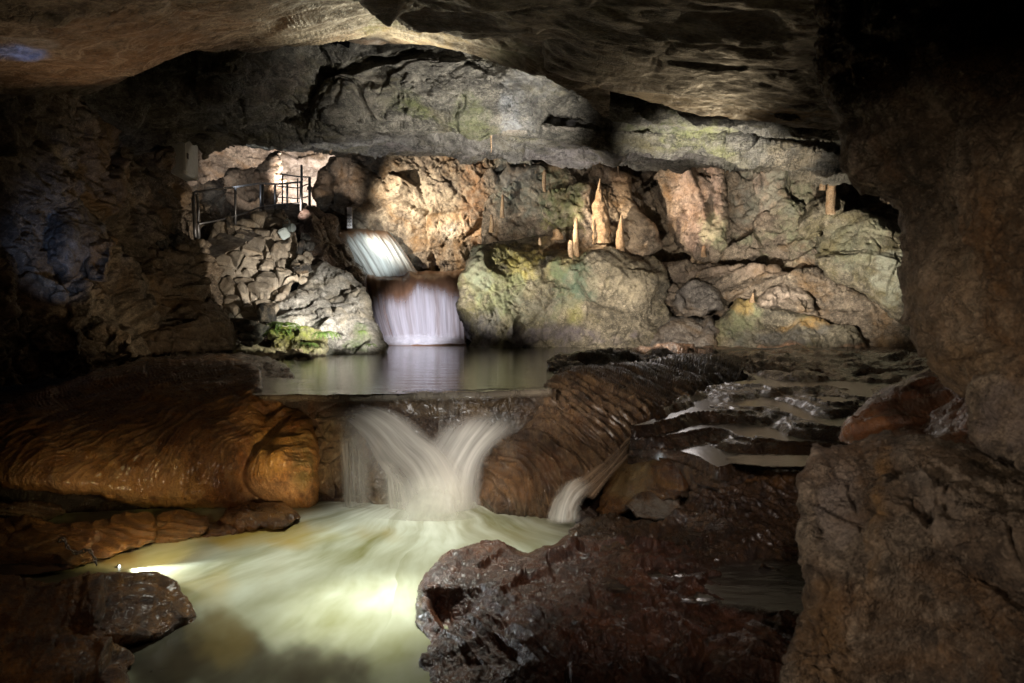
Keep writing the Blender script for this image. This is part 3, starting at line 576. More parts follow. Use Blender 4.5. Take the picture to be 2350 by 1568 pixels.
# loose stones standing on the wall top and along the path edge
for i, (x, y, Yd, s, c, lb) in enumerate([
    (529, 520, 16.2, (.5, .2, .75), 'warm', 'dark leaning slab stone standing under the first rail post'),
    (404, 556, 14.2, (.22, .2, .42), 'white', 'pointed pale stone standing on the path edge, leftmost of two'),
    (411, 545, 14.5, (.25, .2, .4), 'white', 'taller pointed pale stone at the path edge, right of its twin'),
    (369, 560, 13.9, (.25, .2, .42), 'white', 'small upright pale stone with one dark side on the path edge'),
    (338, 570, 13.8, (.5, .3, .3), 'warm', 'low brown stone at the left end of the path edge'),
    (612, 700+20, 14.6, (.4, .35, .5), 'warm', 'upright block at the foot of the dry-stone wall'),
    (560, 745, 14.2, (.85, .6, .28), 'warm', 'flat block lying under the foot of the dry-stone wall'),
    (596, 758, 13.9, (.45, .35, .2), 'white', 'small pale flat stone on the gravel near the mossy rock'),
    (585, 782, 13.6, (.3, .25, .16), 'white', 'white pebble-like stone nearest the mossy rock on the shore'),
    (566, 788, 13.3, (.26, .25, .14), 'white', 'white flat stone on the shore beside the dark boulder'),
    (578, 772, 13.9, (1.0, .5, .16), 'warm', 'long thin slab lying on the shore left of the mossy rock'),
    (700, 545, 17.5, (.3, .3, .25), 'white', 'bright stone right beside the floodlight beam, topmost of the pile'),
    (708, 565, 17.3, (.35, .3, .25), 'white', 'bright stone in the middle of the pile below the floodlight'),
    (700, 588, 17.0, (.35, .3, .28), 'white', 'bright stone at the bottom of the pile below the floodlight'),
    (690, 575, 16.8, (.22, .2, .55), 'warm', 'narrow upright stone against the right end of the dry-stone wall'),
    (692, 615, 16.2, (.4, .35, .3), 'warm', 'rounded stone resting on the top of the large sloping boulder')]):
    o = rock_hull('loose_stone', V(x, y, Yd), s, M[c], 300+i, 14, (random.uniform(-.3, .3), random.uniform(-.4, .4), random.uniform(0, 3)), 2)
    tag(o, lb, 'stone', 'loose stones around the dry-stone wall')

# shore under the dry-stone wall
o = relief('shore_gravel', [(330, 835, 0), (420, 800, 0), (530, 770, 0), (640, 770, 0), (760, 800, 0), (740, 822, 0), (700, 832, 0), (640, 826, 0), (560, 830, 0), (450, 850, 0)],
       [Z(400, 830, 1.12), Z(530, 775, 1.3), Z(640, 775, 1.28), (740, 815, 13.8), Z(560, 825, 1.05), Z(700, 825, 1.03)], M['warm'], d_stones(.22, 401, .3), edge=5, back=.1, seed=401, step=1.6,
       stains=[(600, 800, 60, 20, (.45, .38, .22), .8)])
tag(o, kind='structure')
rk('shore_rock', 'small black wet rock at the pool edge under the mossy rock', 'rock', [(640, 832), (652, 815), (690, 808), (715, 818), (722, 830), (690, 836)], [(680, 815, 12.9), (680, 833, 12.3)], 'dark', d_crag(.3, .6, 411, .1), edge=9, back=.3, thick=.6, seed=411, rough=3)

# --- riverbed masses nearer the camera
rk('flat_rock', 'flat dark brown rock shelf behind the orange mound, reaching into the upper pool', 'rock shelf',
   [(180, 870, 0), (240, 842), (350, 820), (480, 811), (560, 810), (610, 815), (650, 832), (676, 855), (668, 874), (612, 890, 0), (560, 900, 0), (200, 900, 0)],
   [(350, 825, 10.2), (560, 815, 10.6), (650, 840, 9.6), (670, 868, 8.7), (610, 885, 8.3), (450, 880, 8.3), (250, 850, 9.0), (250, 890, 8)], 'brownwet', dsum(d_smooth(.9, .5, 421), lambda p: .035*fbm(warp(p, .3, .6)*np.array([3, 3, 10]), 4, 6)), edge=14, back=.6, thick=1.2, seed=421, step=1.8)
rk('flowstone_mound', 'huge domed orange-brown flowstone mound, banded and wet, left of the near cascade', 'flowstone mound',
   [(-150, 1010), (-60, 960), (60, 905), (130, 880), (220, 850), (350, 826), (480, 826), (560, 828), (592, 842), (602, 870), (601, 905), (640, 910), (688, 928), (720, 955), (732, 1010), (731, 1100), (729, 1190), (640, 1190, 1), (560, 1176), (450, 1170), (330, 1168), (285, 1157), (220, 1138), (0, 1122), (-150, 1120)],
   [(600, 1165, 6.42), (725, 1180, 6.42), (700, 1080, 6.42), (725, 980, 6.95), (690, 940, 7.1), (600, 900, 7.15), (560, 850, 7.9), (450, 850, 8.0), (300, 860, 7.8), (150, 900, 7.2), (50, 930, 6.8), (500, 1150, 6.25), (300, 1140, 6.1), (0, 1110, 5.8), (500, 1000, 6.45), (600, 1000, 6.65), (300, 1000, 6.35), (100, 1010, 6.1), (400, 920, 7.0), (640, 1040, 6.35), (560, 940, 6.85), (610, 950, 7.05)],
   'flow', dsum(d_smooth(1.1, .42, 431), lambda p: (.018*RM1(p)+.012*RM2(p))*sstep(.15, .5, p[:, 2]), lambda p: .02*fbm(p*9, 4, 433), lambda p: -.09*np.exp(-((p[:, 0]+2.42+.12*np.sin(p[:, 2]*5))/.05)**2)*sstep(.9, .6, p[:, 2])), edge=34, back=.8, thick=2.4, seed=431, rough=6, step=2., paint=lambda p: (.45*sstep(.30, .05, RM1(p)*.3+RM2(p)*.7)*sstep(-.3, .2, fbm(p*1.3, 3, 9))*sstep(.2, .5, p[:, 2]), (.07, .03, .012)),
   stains=[(690, 1060, 30, 110, (.10, .09, .02), .75), (700, 950, 40, 25, (.05, .03, .015), .8), (610, 930, 25, 60, (.08, .04, .015), .6), (620, 1030, 60, 70, (.50, .30, .06), .7), (250, 1110, 300, 40, (.42, .22, .10), .7), (200, 930, 220, 60, (.10, .05, .03), .8), (640, 1140, 80, 40, (.52, .33, .17), .6), (450, 860, 150, 30, (.10, .05, .025), .8)])
rk('footing_rock', 'dark wedge of rock at the right foot of the orange mound, touching the lower pool', 'rock',
   [(500, 1195), (520, 1165), (560, 1150), (610, 1152), (650, 1150), (678, 1170), (690, 1190), (660, 1212), (600, 1205), (540, 1215)], [(560, 1160, 6.1), (660, 1165, 6.15), (650, 1205, 5.72), (540, 1205, 5.72)], 'rim', d_crag(.4, .4, 441, .1), edge=14, back=.3, thick=.6, seed=441)
for i, (pl, y0, mt, lb) in enumerate([
    ([(-60, 1330), (-60, 1190), (60, 1185), (130, 1205), (210, 1195), (290, 1176), (345, 1180), (362, 1205), (360, 1245), (300, 1262), (240, 1285), (150, 1305), (60, 1320)], 5.35, 'rim', 'long low ribbed orange rimstone rock at the left edge of the lower pool'),
    ([(345, 1250), (345, 1195), (385, 1174), (430, 1174), (475, 1185), (480, 1215), (455, 1232), (400, 1245)], 5.55, 'rim', 'short ribbed orange rimstone hump, right end of the long low rimstone rock'),
    ([(470, 1235), (480, 1200), (510, 1192), (560, 1198), (580, 1215), (550, 1225), (510, 1232)], 5.7, 'rim', 'small greenish wet rock between the rimstone hump and the dark wedge'),
    ([(-60, 1190), (-40, 1160), (40, 1150), (120, 1155), (150, 1175), (100, 1200), (0, 1205)], 5.75, 'ridge', 'flat-topped brown rock in the dark recess under the orange mound')]):
    xs = [p[0] for p in pl]; ys = [p[1] for p in pl]; x0, x1, ya, yb = min(xs), max(xs), min(ys), max(ys)
    rk('rimstone_rock', lb, 'rock', pl, [(x0+30, ya+12, y0+.12), (x1-20, ya+12, y0+.15), (x0+30, yb, Yz(x0+30, yb, 0)-.07), (x1-20, yb-10, Yz(x1-20, yb-10, 0)-.07)], mt,
       dsum(d_smooth(.5, .5, 450+i), lambda p: .028*RZ(p)), paint=lambda p: (.75*sstep(.45, .05, RZ(p)), (.05, .022, .01)), edge=20, back=.35, thick=.8, seed=450+i, group='low rocks along the left edge of the lower pool')
rk('left_boulder', 'dark wet fluted boulder in the lower left corner, standing in the stream', 'boulder',
   [(-120, 1345), (40, 1326), (120, 1338), (230, 1315), (350, 1318), (392, 1336), (425, 1370), (450, 1415), (443, 1440), (410, 1452), (380, 1470), (330, 1480), (200, 1500), (-120, 1520)],
   [(100, 1335, 3.9), (350, 1325, 4.05), (430, 1400, 4.05), (400, 1440, 3.85), (200, 1400, 3.6), (0, 1400, 3.6), (200, 1480, 3.5)], 'rim', dsum(d_smooth(.6, .5, 461), lambda p: .014*RL(p), d_crag(.5, .3, 464, .1)), paint=lambda p: (.6*sstep(.4, .05, RL(p)), (.04, .018, .01)), edge=40, back=.5, thick=1.2, seed=461)
rk('left_boulder', 'brown boulder filling the bottom left corner below the fluted boulder', 'boulder',
   [(-120, 1440), (30, 1425), (110, 1420), (170, 1445), (235, 1475), (285, 1510), (310, 1600), (300, 1720), (-120, 1720)],
   [(50, 1440, 3.5), (200, 1480, 3.45), (280, 1540, 3.3), (100, 1560, 3.1), (0, 1650, 2.9), (250, 1650, 3.)], 'rim', dsum(d_crag(.5, .5, 471, .1), d_smooth(.6, .4, 472), lambda p: .015*RL(p)), edge=40, back=.5, thick=1.2, seed=471)

rk('travertine_dam', 'low dark travertine sill holding back the upper pool above the near cascade', 'rock sill',
   [(585, 912, 0), (620, 904, 0), (700, 906, 0), (820, 907, 0), (960, 902, 0), (1100, 901, 0), (1180, 899, 0), (1275, 893, 0), (1275, 1000, 0), (1200, 1010), (1100, 1010, 0), (950, 1060, 0), (880, 1030, 0), (800, 1000, 0), (720, 1000, 0), (590, 960, 0)],
   [(600, 905, 7.25), (900, 905, 7.12), (1250, 900, 7.15), (600, 950, 7.15), (900, 950, 7.05), (1250, 950, 7.12), (950, 1050, 7.0), (1200, 1000, 7.05)], 'dark', dsum(d_smooth(.4, .4, 481), lambda p: .02*facet(p, .3, 482, .8, .6), lambda p: .01*fbm(p*12, 3, 483)), edge=10, back=.2, thick=1.2, seed=481, step=1.8, rough=3,
   stains=[(1000, 920, 300, 30, (.16, .11, .06), .7)])
rk('cascade_rock', 'wet cobbly rock face behind the left strands of the near cascade', 'rock',
   [(722, 948), (760, 942), (820, 950), (880, 985), (940, 1040), (1000, 1080), (1090, 1060), (1180, 990), (1250, 970), (1250, 1195, 0), (722, 1195, 0)],
   [(730, 950, 7.0), (820, 960, 6.95), (940, 1050, 6.8), (730, 1170, 6.62), (880, 1170, 6.55), (1080, 1170, 6.7), (1100, 1080, 6.95), (1200, 1000, 7.1), (1200, 1170, 6.9), (800, 1080, 6.7)], 'ridge', dsum(d_stones(.3, 491, .45, amp=.7), d_smooth(.4, .3, 492)), edge=14, back=.3, thick=1., seed=491, step=1.8,
   stains=[(800, 1060, 90, 130, (.20, .155, .09), .8)])
def flute(ax, ay, az, A, f, s): return lambda p: A*fbm(warp(p, .14, .45, s)*np.array([ax, ay, az])*f, 3, s, .55, True)
rk('ridge_rock', 'dark fluted rock ridge right of the near cascade, veined with thin tan ribs', 'rock ridge',
   [(1088, 1082), (1108, 1050), (1140, 1021), (1191, 1001), (1221, 961), (1246, 906), (1256, 881), (1281, 857), (1311, 846), (1382, 843), (1440, 838), (1560, 816), (1700, 814), (1800, 838), (1822, 856), (1720, 872), (1640, 895), (1580, 925), (1490, 962), (1455, 985), (1448, 1020), (1410, 1070), (1375, 1110), (1320, 1150), (1262, 1188), (1150, 1190), (1095, 1170), (1086, 1130)],
   [(1095, 1150, 6.55), (1150, 1100, 6.35), (1250, 1175, 6.15), (1300, 1100, 6.15), (1200, 1010, 6.7), (1110, 1060, 6.75), (1250, 920, 7.2), (1300, 860, 8.1), (1380, 860, 8.3), (1380, 920, 7.3), (1480, 900, 7.8), (1450, 950, 7.1), (1440, 1000, 6.7), (1380, 1060, 6.25), (1500, 850, 9.4), (1700, 820, 12.3), (1800, 850, 10.6), (1600, 870, 9.2), (1560, 920, 7.9), (1180, 1150, 6.2)],
   'ridge', dsum(d_smooth(.8, .45, 501), lambda p: .11*RB1(p)+.045*RB2(p)), paint=lambda p: (.9*sstep(.42, .8, RB1(p)*.6+RB2(p)*.6), (.42, .27, .14)), edge=26, back=.7, thick=1.6, seed=501, step=1.8, rough=4,
   stains=[(1180, 1110, 90, 60, (.26, .13, .05), .7), (1270, 1100, 60, 60, (.16, .075, .035), .6)])
rk('shore_rock', 'black wet rock behind the fluted ridge, at the right end of the upper pool', 'rock',
   [(1252, 828), (1280, 810), (1330, 806), (1400, 803), (1480, 795), (1560, 790), (1635, 795), (1645, 815), (1500, 835), (1400, 848), (1320, 856), (1262, 850)],
   [(1290, 815, 10.9), (1600, 797, 13.4), (1300, 850, 10.0), (1450, 830, 11.2), (1600, 815, 12.8)], 'dark', d_crag(.5, .6, 511, .12), edge=12, back=.6, thick=1.2, seed=511, step=1.7)
rk('flowstone_hump', 'rounded golden-brown flowstone hump right of the small side cascade', 'flowstone mound',
   [(1370, 1175), (1388, 1110), (1420, 1062), (1475, 1003), (1530, 972), (1590, 966), (1640, 982), (1685, 1010), (1688, 1058), (1640, 1078), (1600, 1118), (1555, 1150), (1490, 1150), (1440, 1170), (1400, 1190)],
   [(1480, 1010, 6.3), (1600, 975, 6.5), (1670, 1020, 6.0), (1640, 1070, 5.7), (1500, 1130, 5.6), (1400, 1150, 5.9), (1540, 1060, 5.65)], 'rim', dsum(d_smooth(.6, .5, 521), flute(3, 2, 1., .02, 4., 523)), edge=26, back=.6, thick=1.2, seed=521,
   stains=[(1450, 1100, 60, 60, (.34, .24, .10), .6), (1600, 1030, 70, 50, (.07, .035, .02), .8)])
rk('wet_rock', 'small glistening silvery wet rock below the golden hump', 'rock',
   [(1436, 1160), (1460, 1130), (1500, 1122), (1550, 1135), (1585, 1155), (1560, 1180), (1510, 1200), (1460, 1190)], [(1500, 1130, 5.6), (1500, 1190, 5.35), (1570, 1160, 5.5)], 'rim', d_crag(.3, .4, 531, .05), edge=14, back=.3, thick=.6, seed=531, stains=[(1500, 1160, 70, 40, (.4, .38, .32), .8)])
rk('small_wet_rock', 'little dark rock splashed by the foot of the small side cascade', 'rock',
   [(1322, 1200), (1330, 1172), (1352, 1160), (1375, 1175), (1380, 1200), (1350, 1212)], [(1350, 1170, 5.9), (1350, 1205, 5.75)], 'dark', d_crag(.2, .4, 541, .05), edge=10, back=.2, thick=.4, seed=541, rough=3)
rk('terrace_rock', 'broad dark stepped rock shelf running behind the lower right boulder', 'rock shelf',
   [(1306, 1216), (1330, 1202), (1400, 1190), (1440, 1188), (1520, 1200), (1575, 1150), (1600, 1110), (1645, 1066), (1700, 1074), (1780, 1078), (1900, 1082, 0), (1900, 1340, 0), (1500, 1330, 0), (1310, 1270)],
   [(1320, 1215, 5.2), (1440, 1195, 5.35), (1640, 1075, 5.35), (1800, 1080, 5.2), (1700, 1150, 5.0), (1500, 1230, 4.85), (1350, 1260, 4.75), (1600, 1290, 4.35), (1850, 1290, 4.3), (1850, 1180, 4.8)], 'brownwet', dsum(d_smooth(.6, .5, 551), lambda p: .035*RR(p), d_crag(.5, .45, 555)), edge=16, back=.4, thick=1.2, seed=551, stains=[(1720, 1090, 130, 20, (.30, .14, .04), .8), (1560, 1110, 20, 20, (.4, .3, .15), .5)])
rk('red_boulder', 'large wet glossy reddish-brown boulder with a shallow grey pool on its top', 'boulder',
   [(952, 1430), (958, 1350), (984, 1302), (1030, 1264), (1080, 1250), (1150, 1242), (1200, 1268), (1268, 1250), (1310, 1222), (1360, 1230, 0), (1600, 1250, 0), (1900, 1250, 0), (1900, 1720, 0), (1020, 1720, 0), (985, 1600), (972, 1520), (968, 1462)],
   [(984, 1320, 4.1), (962, 1450, 3.85), (985, 1560, 3.35), (1010, 1680, 3.0), (1080, 1262, 4.55), (1180, 1275, 4.55), (1290, 1245, 4.75), Z(1400, 1310, .27), Z(1400, 1375, .25), Z(1700, 1290, .26), Z(1700, 1400, .25), Z(1850, 1420, .25), (1150, 1360, 3.85), (1150, 1500, 3.35), (1400, 1440, 3.4), (1400, 1560, 3.15), (1700, 1480, 3.15), (1850, 1560, 3.), (1050, 1420, 3.85), (1300, 1320, 4.2), (1300, 1700, 2.9), (1850, 1280, 4.2)],
   'redwet', dsum(d_smooth(.55, .4, 561), lambda p: .022*RR(p)*sstep(-.3, .2, fbm(p*1.5, 2, 7)), d_crag(.4, .45, 565, .08), lambda p: .006*fbm(p*20, 3, 5)), edge=34, back=.5, thick=1.4, seed=561, step=2.,
   stains=[(962, 1400, 10, 60, (.3, .25, .17), .5), (1150, 1250, 120, 20, (.08, .03, .02), .7)])

# --- rimstone terraces on the right: stepped bed with a film of water on every step
HST = .085
def level(p):
    return (p[:, 2]+0.10*fbm(p*np.array([1.5, .9, 0])+9, 4, 71)+.05*vnoise(p*np.array([.7, .7, 0]), 5))/HST
def terr(p):
    L = level(p); fl = np.floor(L); f = L-fl
    q = p.copy(); q[:, 2] = HST*(fl+sstep(.62, .98, f)*1.0+.34*np.exp(-((f-.06)/.07)**2))+.012*fbm(p*6, 4, 8)
    return q
TP = [(1440, 1070, 0), (1450, 975, 0), (1560, 915, 0), (1640, 885, 0), (1720, 865, 0), (1640, 800, 0), (1800, 797, 0), (2180, 797, 0), (2250, 900, 0), (2100, 1000, 0), (1950, 1150, 0), (1640, 1150, 0), (1560, 1120, 0)]
TC = [Z(1640, 1148, .35), Z(1560, 1110, .45), Z(1450, 1065, .5), Z(1850, 1145, .4), Z(1450, 1000, .80), Z(1560, 940, .90), Z(1700, 870, .98), Z(1650, 805, 1.06), Z(2000, 805, 1.07), Z(2150, 830, 1.08), Z(2150, 900, 1.0), Z(1900, 900, .96), Z(1800, 960, .84), Z(1650, 1000, .76), Z(1650, 1080, .68), Z(1850, 1060, .68), Z(2000, 960, .90), Z(1900, 840, 1.03)]
t_o = relief('river_terraces', TP, TC, M['brownwet'], None, step=1.7, edge=1, back=0, seed=601, rough=0)
co = np.zeros(len(t_o.data.vertices)*3); t_o.data.vertices.foreach_get('co', co); co = co.reshape(-1, 3)
L0 = level(co); nq = terr(co); t_o.data.vertices.foreach_set('co', nq.ravel()); t_o.data.update(); tag(t_o, kind='structure')
fq = np.zeros(len(t_o.data.loops), np.int32); t_o.data.loops.foreach_get('vertex_index', fq); fq = fq.reshape(-1, 4)
wv = co.copy(); wv[:, 2] = HST*(np.floor(L0)+.16)
fl = np.floor(L0)[fq]; okq = fq[(fl.max(1) == fl.min(1))]
uu = np.unique(okq); ren = -np.ones(len(co), np.int64); ren[uu] = np.arange(len(uu)); TW = (wv[uu], ren[okq])
# low wet ground in front of the right-hand wall
o = rk('shore_rock', 'low rough reddish rock bank at the foot of the right-hand wall', 'rock bank',
   [(1640, 822), (1680, 806), (1800, 800), (1900, 806), (2000, 808), (2110, 812), (2170, 850), (2100, 862), (1990, 858), (1880, 850), (1800, 838), (1700, 832)],
   [Z(1700, 815, 1.12), Z(2000, 815, 1.16), Z(2150, 830, 1.17), Z(1700, 830, 1.05), Z(2000, 858, 1.0), Z(2100, 860, 1.0)], 'brownwet', d_crag(.35, .45, 611, .1), edge=6, back=.2, thick=.5, seed=611, step=1.6, stains=[(1800, 806, 300, 8, (.45, .25, .15), .9), (1850, 815, 60, 8, (.5, .48, .45), .6)])
rk('shore_rock', 'thin dark rock strip in the water between the black rock and the right-hand wall', 'rock bank',
   [(1480, 812), (1500, 800), (1560, 793), (1700, 797), (1760, 803), (1750, 812), (1600, 815)], [(1500, 805, 14), (1750, 806, 14.), (1600, 798, 15.5)], 'dark', d_crag(.4, .5, 621, .1), edge=8, back=.3, thick=.6, seed=621, step=1.6, stains=[(1600, 795, 200, 8, (.4, .25, .16), .8)])

# --- foreground pillar (right), close to the camera
rk('rock_pillar', 'huge dark rough rock pillar filling the upper right, nearest the camera', 'rock pillar',
   [(1835, -150), (1850, -20), (1882, 60), (1868, 150), (1900, 240), (1922, 290), (1930, 380), (1975, 440), (2040, 458), (2066, 520), (2072, 560), (2060, 640), (2066, 740), (2110, 810), (2166, 885), (2232, 912), (2300, 950, 0), (2700, 1000, 0), (2700, -150, 0)],
   [(1850, 0, 3.3), (1900, 200, 3.0), (1940, 380, 2.8), (2060, 480, 2.7), (2070, 640, 2.6), (2120, 800, 2.5), (2220, 900, 2.4), (2100, 0, 2.6), (2100, 250, 2.5), (2200, 500, 2.2), (2300, 300, 2.2), (2350, 0, 2.3), (2350, 700, 1.9), (2200, 750, 2.25), (2600, 400, 1.7), (2350, 900, 2.)],
   'pillar', dsum(d_crag(.7, .22, 701, .16), d_crag(.3, .40, 702, .16), d_smooth(.5, .25, 703)), edge=60, back=.12, thick=1.6, seed=701, step=2.6, rough=14, efade=.9,
   stains=[(2150, 650, 80, 200, (.34, .25, .17), .6), (2200, 850, 80, 60, (.28, .17, .08), .6)])
rk('foreground_block', 'purplish angular block wedged at the right edge between the pillar and the lower block', 'rock',
   [(2232, 912), (2240, 870), (2290, 850), (2400, 840, 0), (2500, 1080, 0), (2380, 1085), (2280, 1050), (2236, 1010)], [(2250, 900, 2.1), (2300, 1000, 1.95), (2400, 950, 1.85), (2300, 870, 2.0)], 'pillar', d_crag(.3, .45, 711, .12), edge=20, back=.2, thick=.5, seed=711, step=2.6, stains=[(2300, 950, 80, 90, (.20, .16, .15), .7)])
rk('foreground_block', 'rusty dark wedge of rock under the pillar, above the pale lower block', 'rock',
   [(1930, 1015), (1948, 960), (2010, 905), (2060, 880), (2130, 850), (2168, 860), (2230, 905), (2260, 940), (2260, 1040), (2100, 1050), (1990, 1040)], [(1950, 990, 3.1), (2060, 900, 3.3), (2150, 870, 3.2), (2100, 1000, 2.7), (2240, 960, 2.5)], 'redwet', dsum(d_crag(.35, .35, 721, .1), d_smooth(.3, .3, 722)), edge=24, back=.3, thick=.8, seed=721, step=2.6, stains=[(1990, 980, 60, 50, (.22, .09, .03), .7), (2150, 1000, 90, 40, (.18, .13, .10), .7)])
rk('foreground_block', 'massive pale grey-brown block with an ochre seam in the lower right corner', 'rock',
   [(1826, 1100), (1842, 1085), (1868, 1022), (1935, 1018), (1960, 1012), (2030, 985), (2120, 1000), (2240, 1020), (2330, 1050), (2700, 1080, 0), (2700, 1720, 0), (1800, 1720), (1808, 1600), (1800, 1520), (1838, 1400), (1848, 1330), (1826, 1240), (1832, 1170)],
   [(1850, 1100, 2.35), (1860, 1250, 2.2), (1850, 1450, 2.15), (1830, 1650, 2.0), (2000, 1030, 2.5), (2000, 1200, 2.1), (2100, 1150, 2.0), (2200, 1050, 2.2), (2350, 1100, 2.0), (2200, 1400, 1.75), (2350, 1400, 1.6), (2000, 1500, 2.0), (2350, 1650, 1.5), (2600, 1400, 1.4)],
   'pillar', dsum(d_crag(.7, .30, 731, .16), d_crag(.25, .34, 733, .16), lambda p: .003*fbm(p*40, 3, 9), d_smooth(.4, .2, 732)), edge=40, back=.06, thick=1.2, seed=731, step=2.6, rough=12, efade=.95,
   stains=[(1920, 1180, 80, 100, (.30, .25, .22), .8), (2035, 1200, 30, 130, (.32, .17, .05), .85), (1900, 1480, 90, 160, (.22, .12, .045), .8), (2150, 1150, 100, 120, (.30, .25, .21), .6)])

# ==================================================================== WATER
def water_mat(name, base, foam, rough=.12, bump=.25, vec=None, foam_amt=.5, flow=None, sc_=(2, 8, 1), spec=.5, dist=.03, trans=0., fade=0.):
    b = NB(name); pos = b.n('ShaderNodeNewGeometry').outputs['Position']
    if flow:      # streaks fan out from the foot of the cascade
        d = b.n('ShaderNodeVectorMath', {0: pos, 1: flow}, operation='SUBTRACT').outputs[0]
        d = b.n('ShaderNodeVectorMath', {0: d, 1: b.n('ShaderNodeVectorMath', {0: b.noise(pos, .8, 3, .5, 0, 1), 'Scale': .45}, operation='SCALE').outputs[0]}, operation='ADD').outputs[0]
        s = b.n('ShaderNodeSeparateXYZ', {0: d}); th = b.math('ARCTAN2', s.outputs[0], s.outputs[1]); r = b.n('ShaderNodeVectorMath', {0: d}, operation='LENGTH').outputs['Value']
        vec = b.n('ShaderNodeCombineXYZ', {0: b.math('MULTIPLY', th, 5.), 1: b.math('MULTIPLY', r, .55)}).outputs[0]
        n1 = b.noise(vec, 1.6, 4, .5, .3); n2 = b.noise(vec, 6., 3, .5, .1); n0 = b.noise(pos, .9, 3, .5)
        f = b.math('ADD', b.math('ADD', b.math('MULTIPLY', n1, .65), b.math('MULTIPLY', n2, .12)), b.math('MULTIPLY', n0, .4))
        near = b.ramp(b.math('MULTIPLY', r, .25), [(0., 1.), (.85, .0)])
        fm = b.math('MULTIPLY', b.ramp(f, [(.40, 0.), (.86, 1.)]), b.math('ADD', .45, b.math('MULTIPLY', near, 1.)), True)
    else:
        vec = b.mapv(pos, sc_); n1 = b.noise(vec, 1., 5, .55, .3); n2 = b.noise(vec, 4., 3, .5); f = b.math('ADD', b.math('MULTIPLY', n1, .8), b.math('MULTIPLY', n2, .2))
        fm = b.ramp(f, [(.52, 0.), (.75, foam_amt)])
    c = b.mix(fm, base, foam)
    at = b.n('ShaderNodeAttribute', attribute_name='stain')
    c = b.mix(b.math('MULTIPLY', at.outputs['Alpha'], b.math('SUBTRACT', 1.15, b.math('MULTIPLY', fm, .8)), True), c, at.outputs['Color'])
    bp = b.n('ShaderNodeBump', {'Strength': bump, 'Distance': dist, 'Height': f}).outputs[0]
    P_ = b.n('ShaderNodeBsdfPrincipled', {'Base Color': c, 'Roughness': rough, 'Normal': bp, 'IOR': 1.33, 'Specular IOR Level': spec}).outputs[0]
    if not fade: return b.out(P_)
    rm = b.n('ShaderNodeAttribute', attribute_name='rim').outputs['Fac']
    k = b.math('SUBTRACT', b.math('DIVIDE', rm, fade), b.math('MULTIPLY', b.noise(pos, 5., 5, .6), 1.1))
    k = b.n('ShaderNodeMapRange', {0: k, 1: -.35, 2: .35}, interpolation_type='SMOOTHSTEP').outputs[0]
    return b.out(b.n('ShaderNodeMixShader', {0: k, 1: b.n('ShaderNodeBsdfTransparent').outputs[0], 2: P_}).outputs[0])
FOOT = W(1010, 1180, Yz(1010, 1180, 0))+np.array([.1, 1.3, 0])
M['lower'] = water_mat('lower_pool_water', (.17, .165, .065), (.80, .84, .74), .24, .7, flow=tuple(FOOT), dist=.02)
M['upper'] = water_mat('upper_pool_water', (.065, .062, .042), (.12, .12, .09), .10, .42, foam_amt=.6, sc_=(1.3, 5., 1), dist=.035, spec=.75)
M['film'] = water_mat('water_film', (.055, .04, .03), (.15, .13, .11), .22, .35, sc_=(5, 2.2, 1), dist=.008, foam_amt=.9)
M['shelfw'] = water_mat('shelf_pool_water', (.035, .026, .02), (.16, .14, .125), .14, .5, sc_=(2.2, 6, 1), dist=.015, foam_amt=.9, fade=26.)
M['sidew'] = water_mat('side_pool_film', (.05, .04, .03), (.16, .14, .12), .12, .4, sc_=(3, 5, 1), dist=.01, foam_amt=.9, fade=8.)
M['dirty'] = water_mat('side_pool_water', (.03, .03, .035), (.35, .34, .38), .15, .3, sc_=(1.5, 3, 1), foam_amt=1., fade=8.)

def sheet(name, poly, z, mat, step=4., stains=(), seed=0, wave=.0, kind='structure', rough=2):
    pl = [(x, y, 0) for x, y in poly]
    o = relief(name, pl, [(1175, 1000, 5)], mat, None, step=step, edge=1, back=0, seed=seed, rough=rough, stains=stains, soft=(.2, 1.35))
    n = len(o.data.vertices); c = np.zeros(n*3); o.data.vertices.foreach_get('co', c); c = c.reshape(-1, 3)
    d = c-np.array([0, 0, CZ]); c = d*((z-CZ)/d[:, 2])[:, None]+np.array([0, 0, CZ])
    if wave: c[:, 2] += wave*fbm(c*np.array([1.5, 1.5, 0])+3, 3, seed)
    o.data.vertices.foreach_set('co', c.ravel()); o.data.update()
    a = o.data.attributes.new('rim', 'FLOAT', 'POINT'); a.data.foreach_set('value', LAST['d'].astype(np.float32))
    if kind: o['kind'] = kind
    return o
OL = (.20, .15, .03)
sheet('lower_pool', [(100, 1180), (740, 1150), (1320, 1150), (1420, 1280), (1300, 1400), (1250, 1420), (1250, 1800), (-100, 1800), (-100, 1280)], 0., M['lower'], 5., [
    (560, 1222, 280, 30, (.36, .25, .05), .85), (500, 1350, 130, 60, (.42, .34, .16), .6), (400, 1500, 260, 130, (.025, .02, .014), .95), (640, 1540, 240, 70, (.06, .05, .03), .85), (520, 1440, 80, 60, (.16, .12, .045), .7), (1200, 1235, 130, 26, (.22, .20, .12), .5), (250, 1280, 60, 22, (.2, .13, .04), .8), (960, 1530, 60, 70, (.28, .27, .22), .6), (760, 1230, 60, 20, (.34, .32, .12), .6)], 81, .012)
sheet('upper_pool', [(560, 800), (1000, 786), (1300, 786), (1560, 795), (1480, 835), (1330, 865), (1275, 898), (1100, 901), (820, 905), (580, 907)], 1.03, M['upper'], 5., [(780, 826, 60, 8, (.34, .25, .14), .8), (1180, 825, 200, 14, (.16, .15, .09), .6), (960, 798, 110, 7, (.32, .31, .34), .8)], 82, .006)
mesh_np('terrace_water', TW[0], TW[1], M['film'], np.zeros((len(TW[0]), 4)))['kind'] = 'structure'
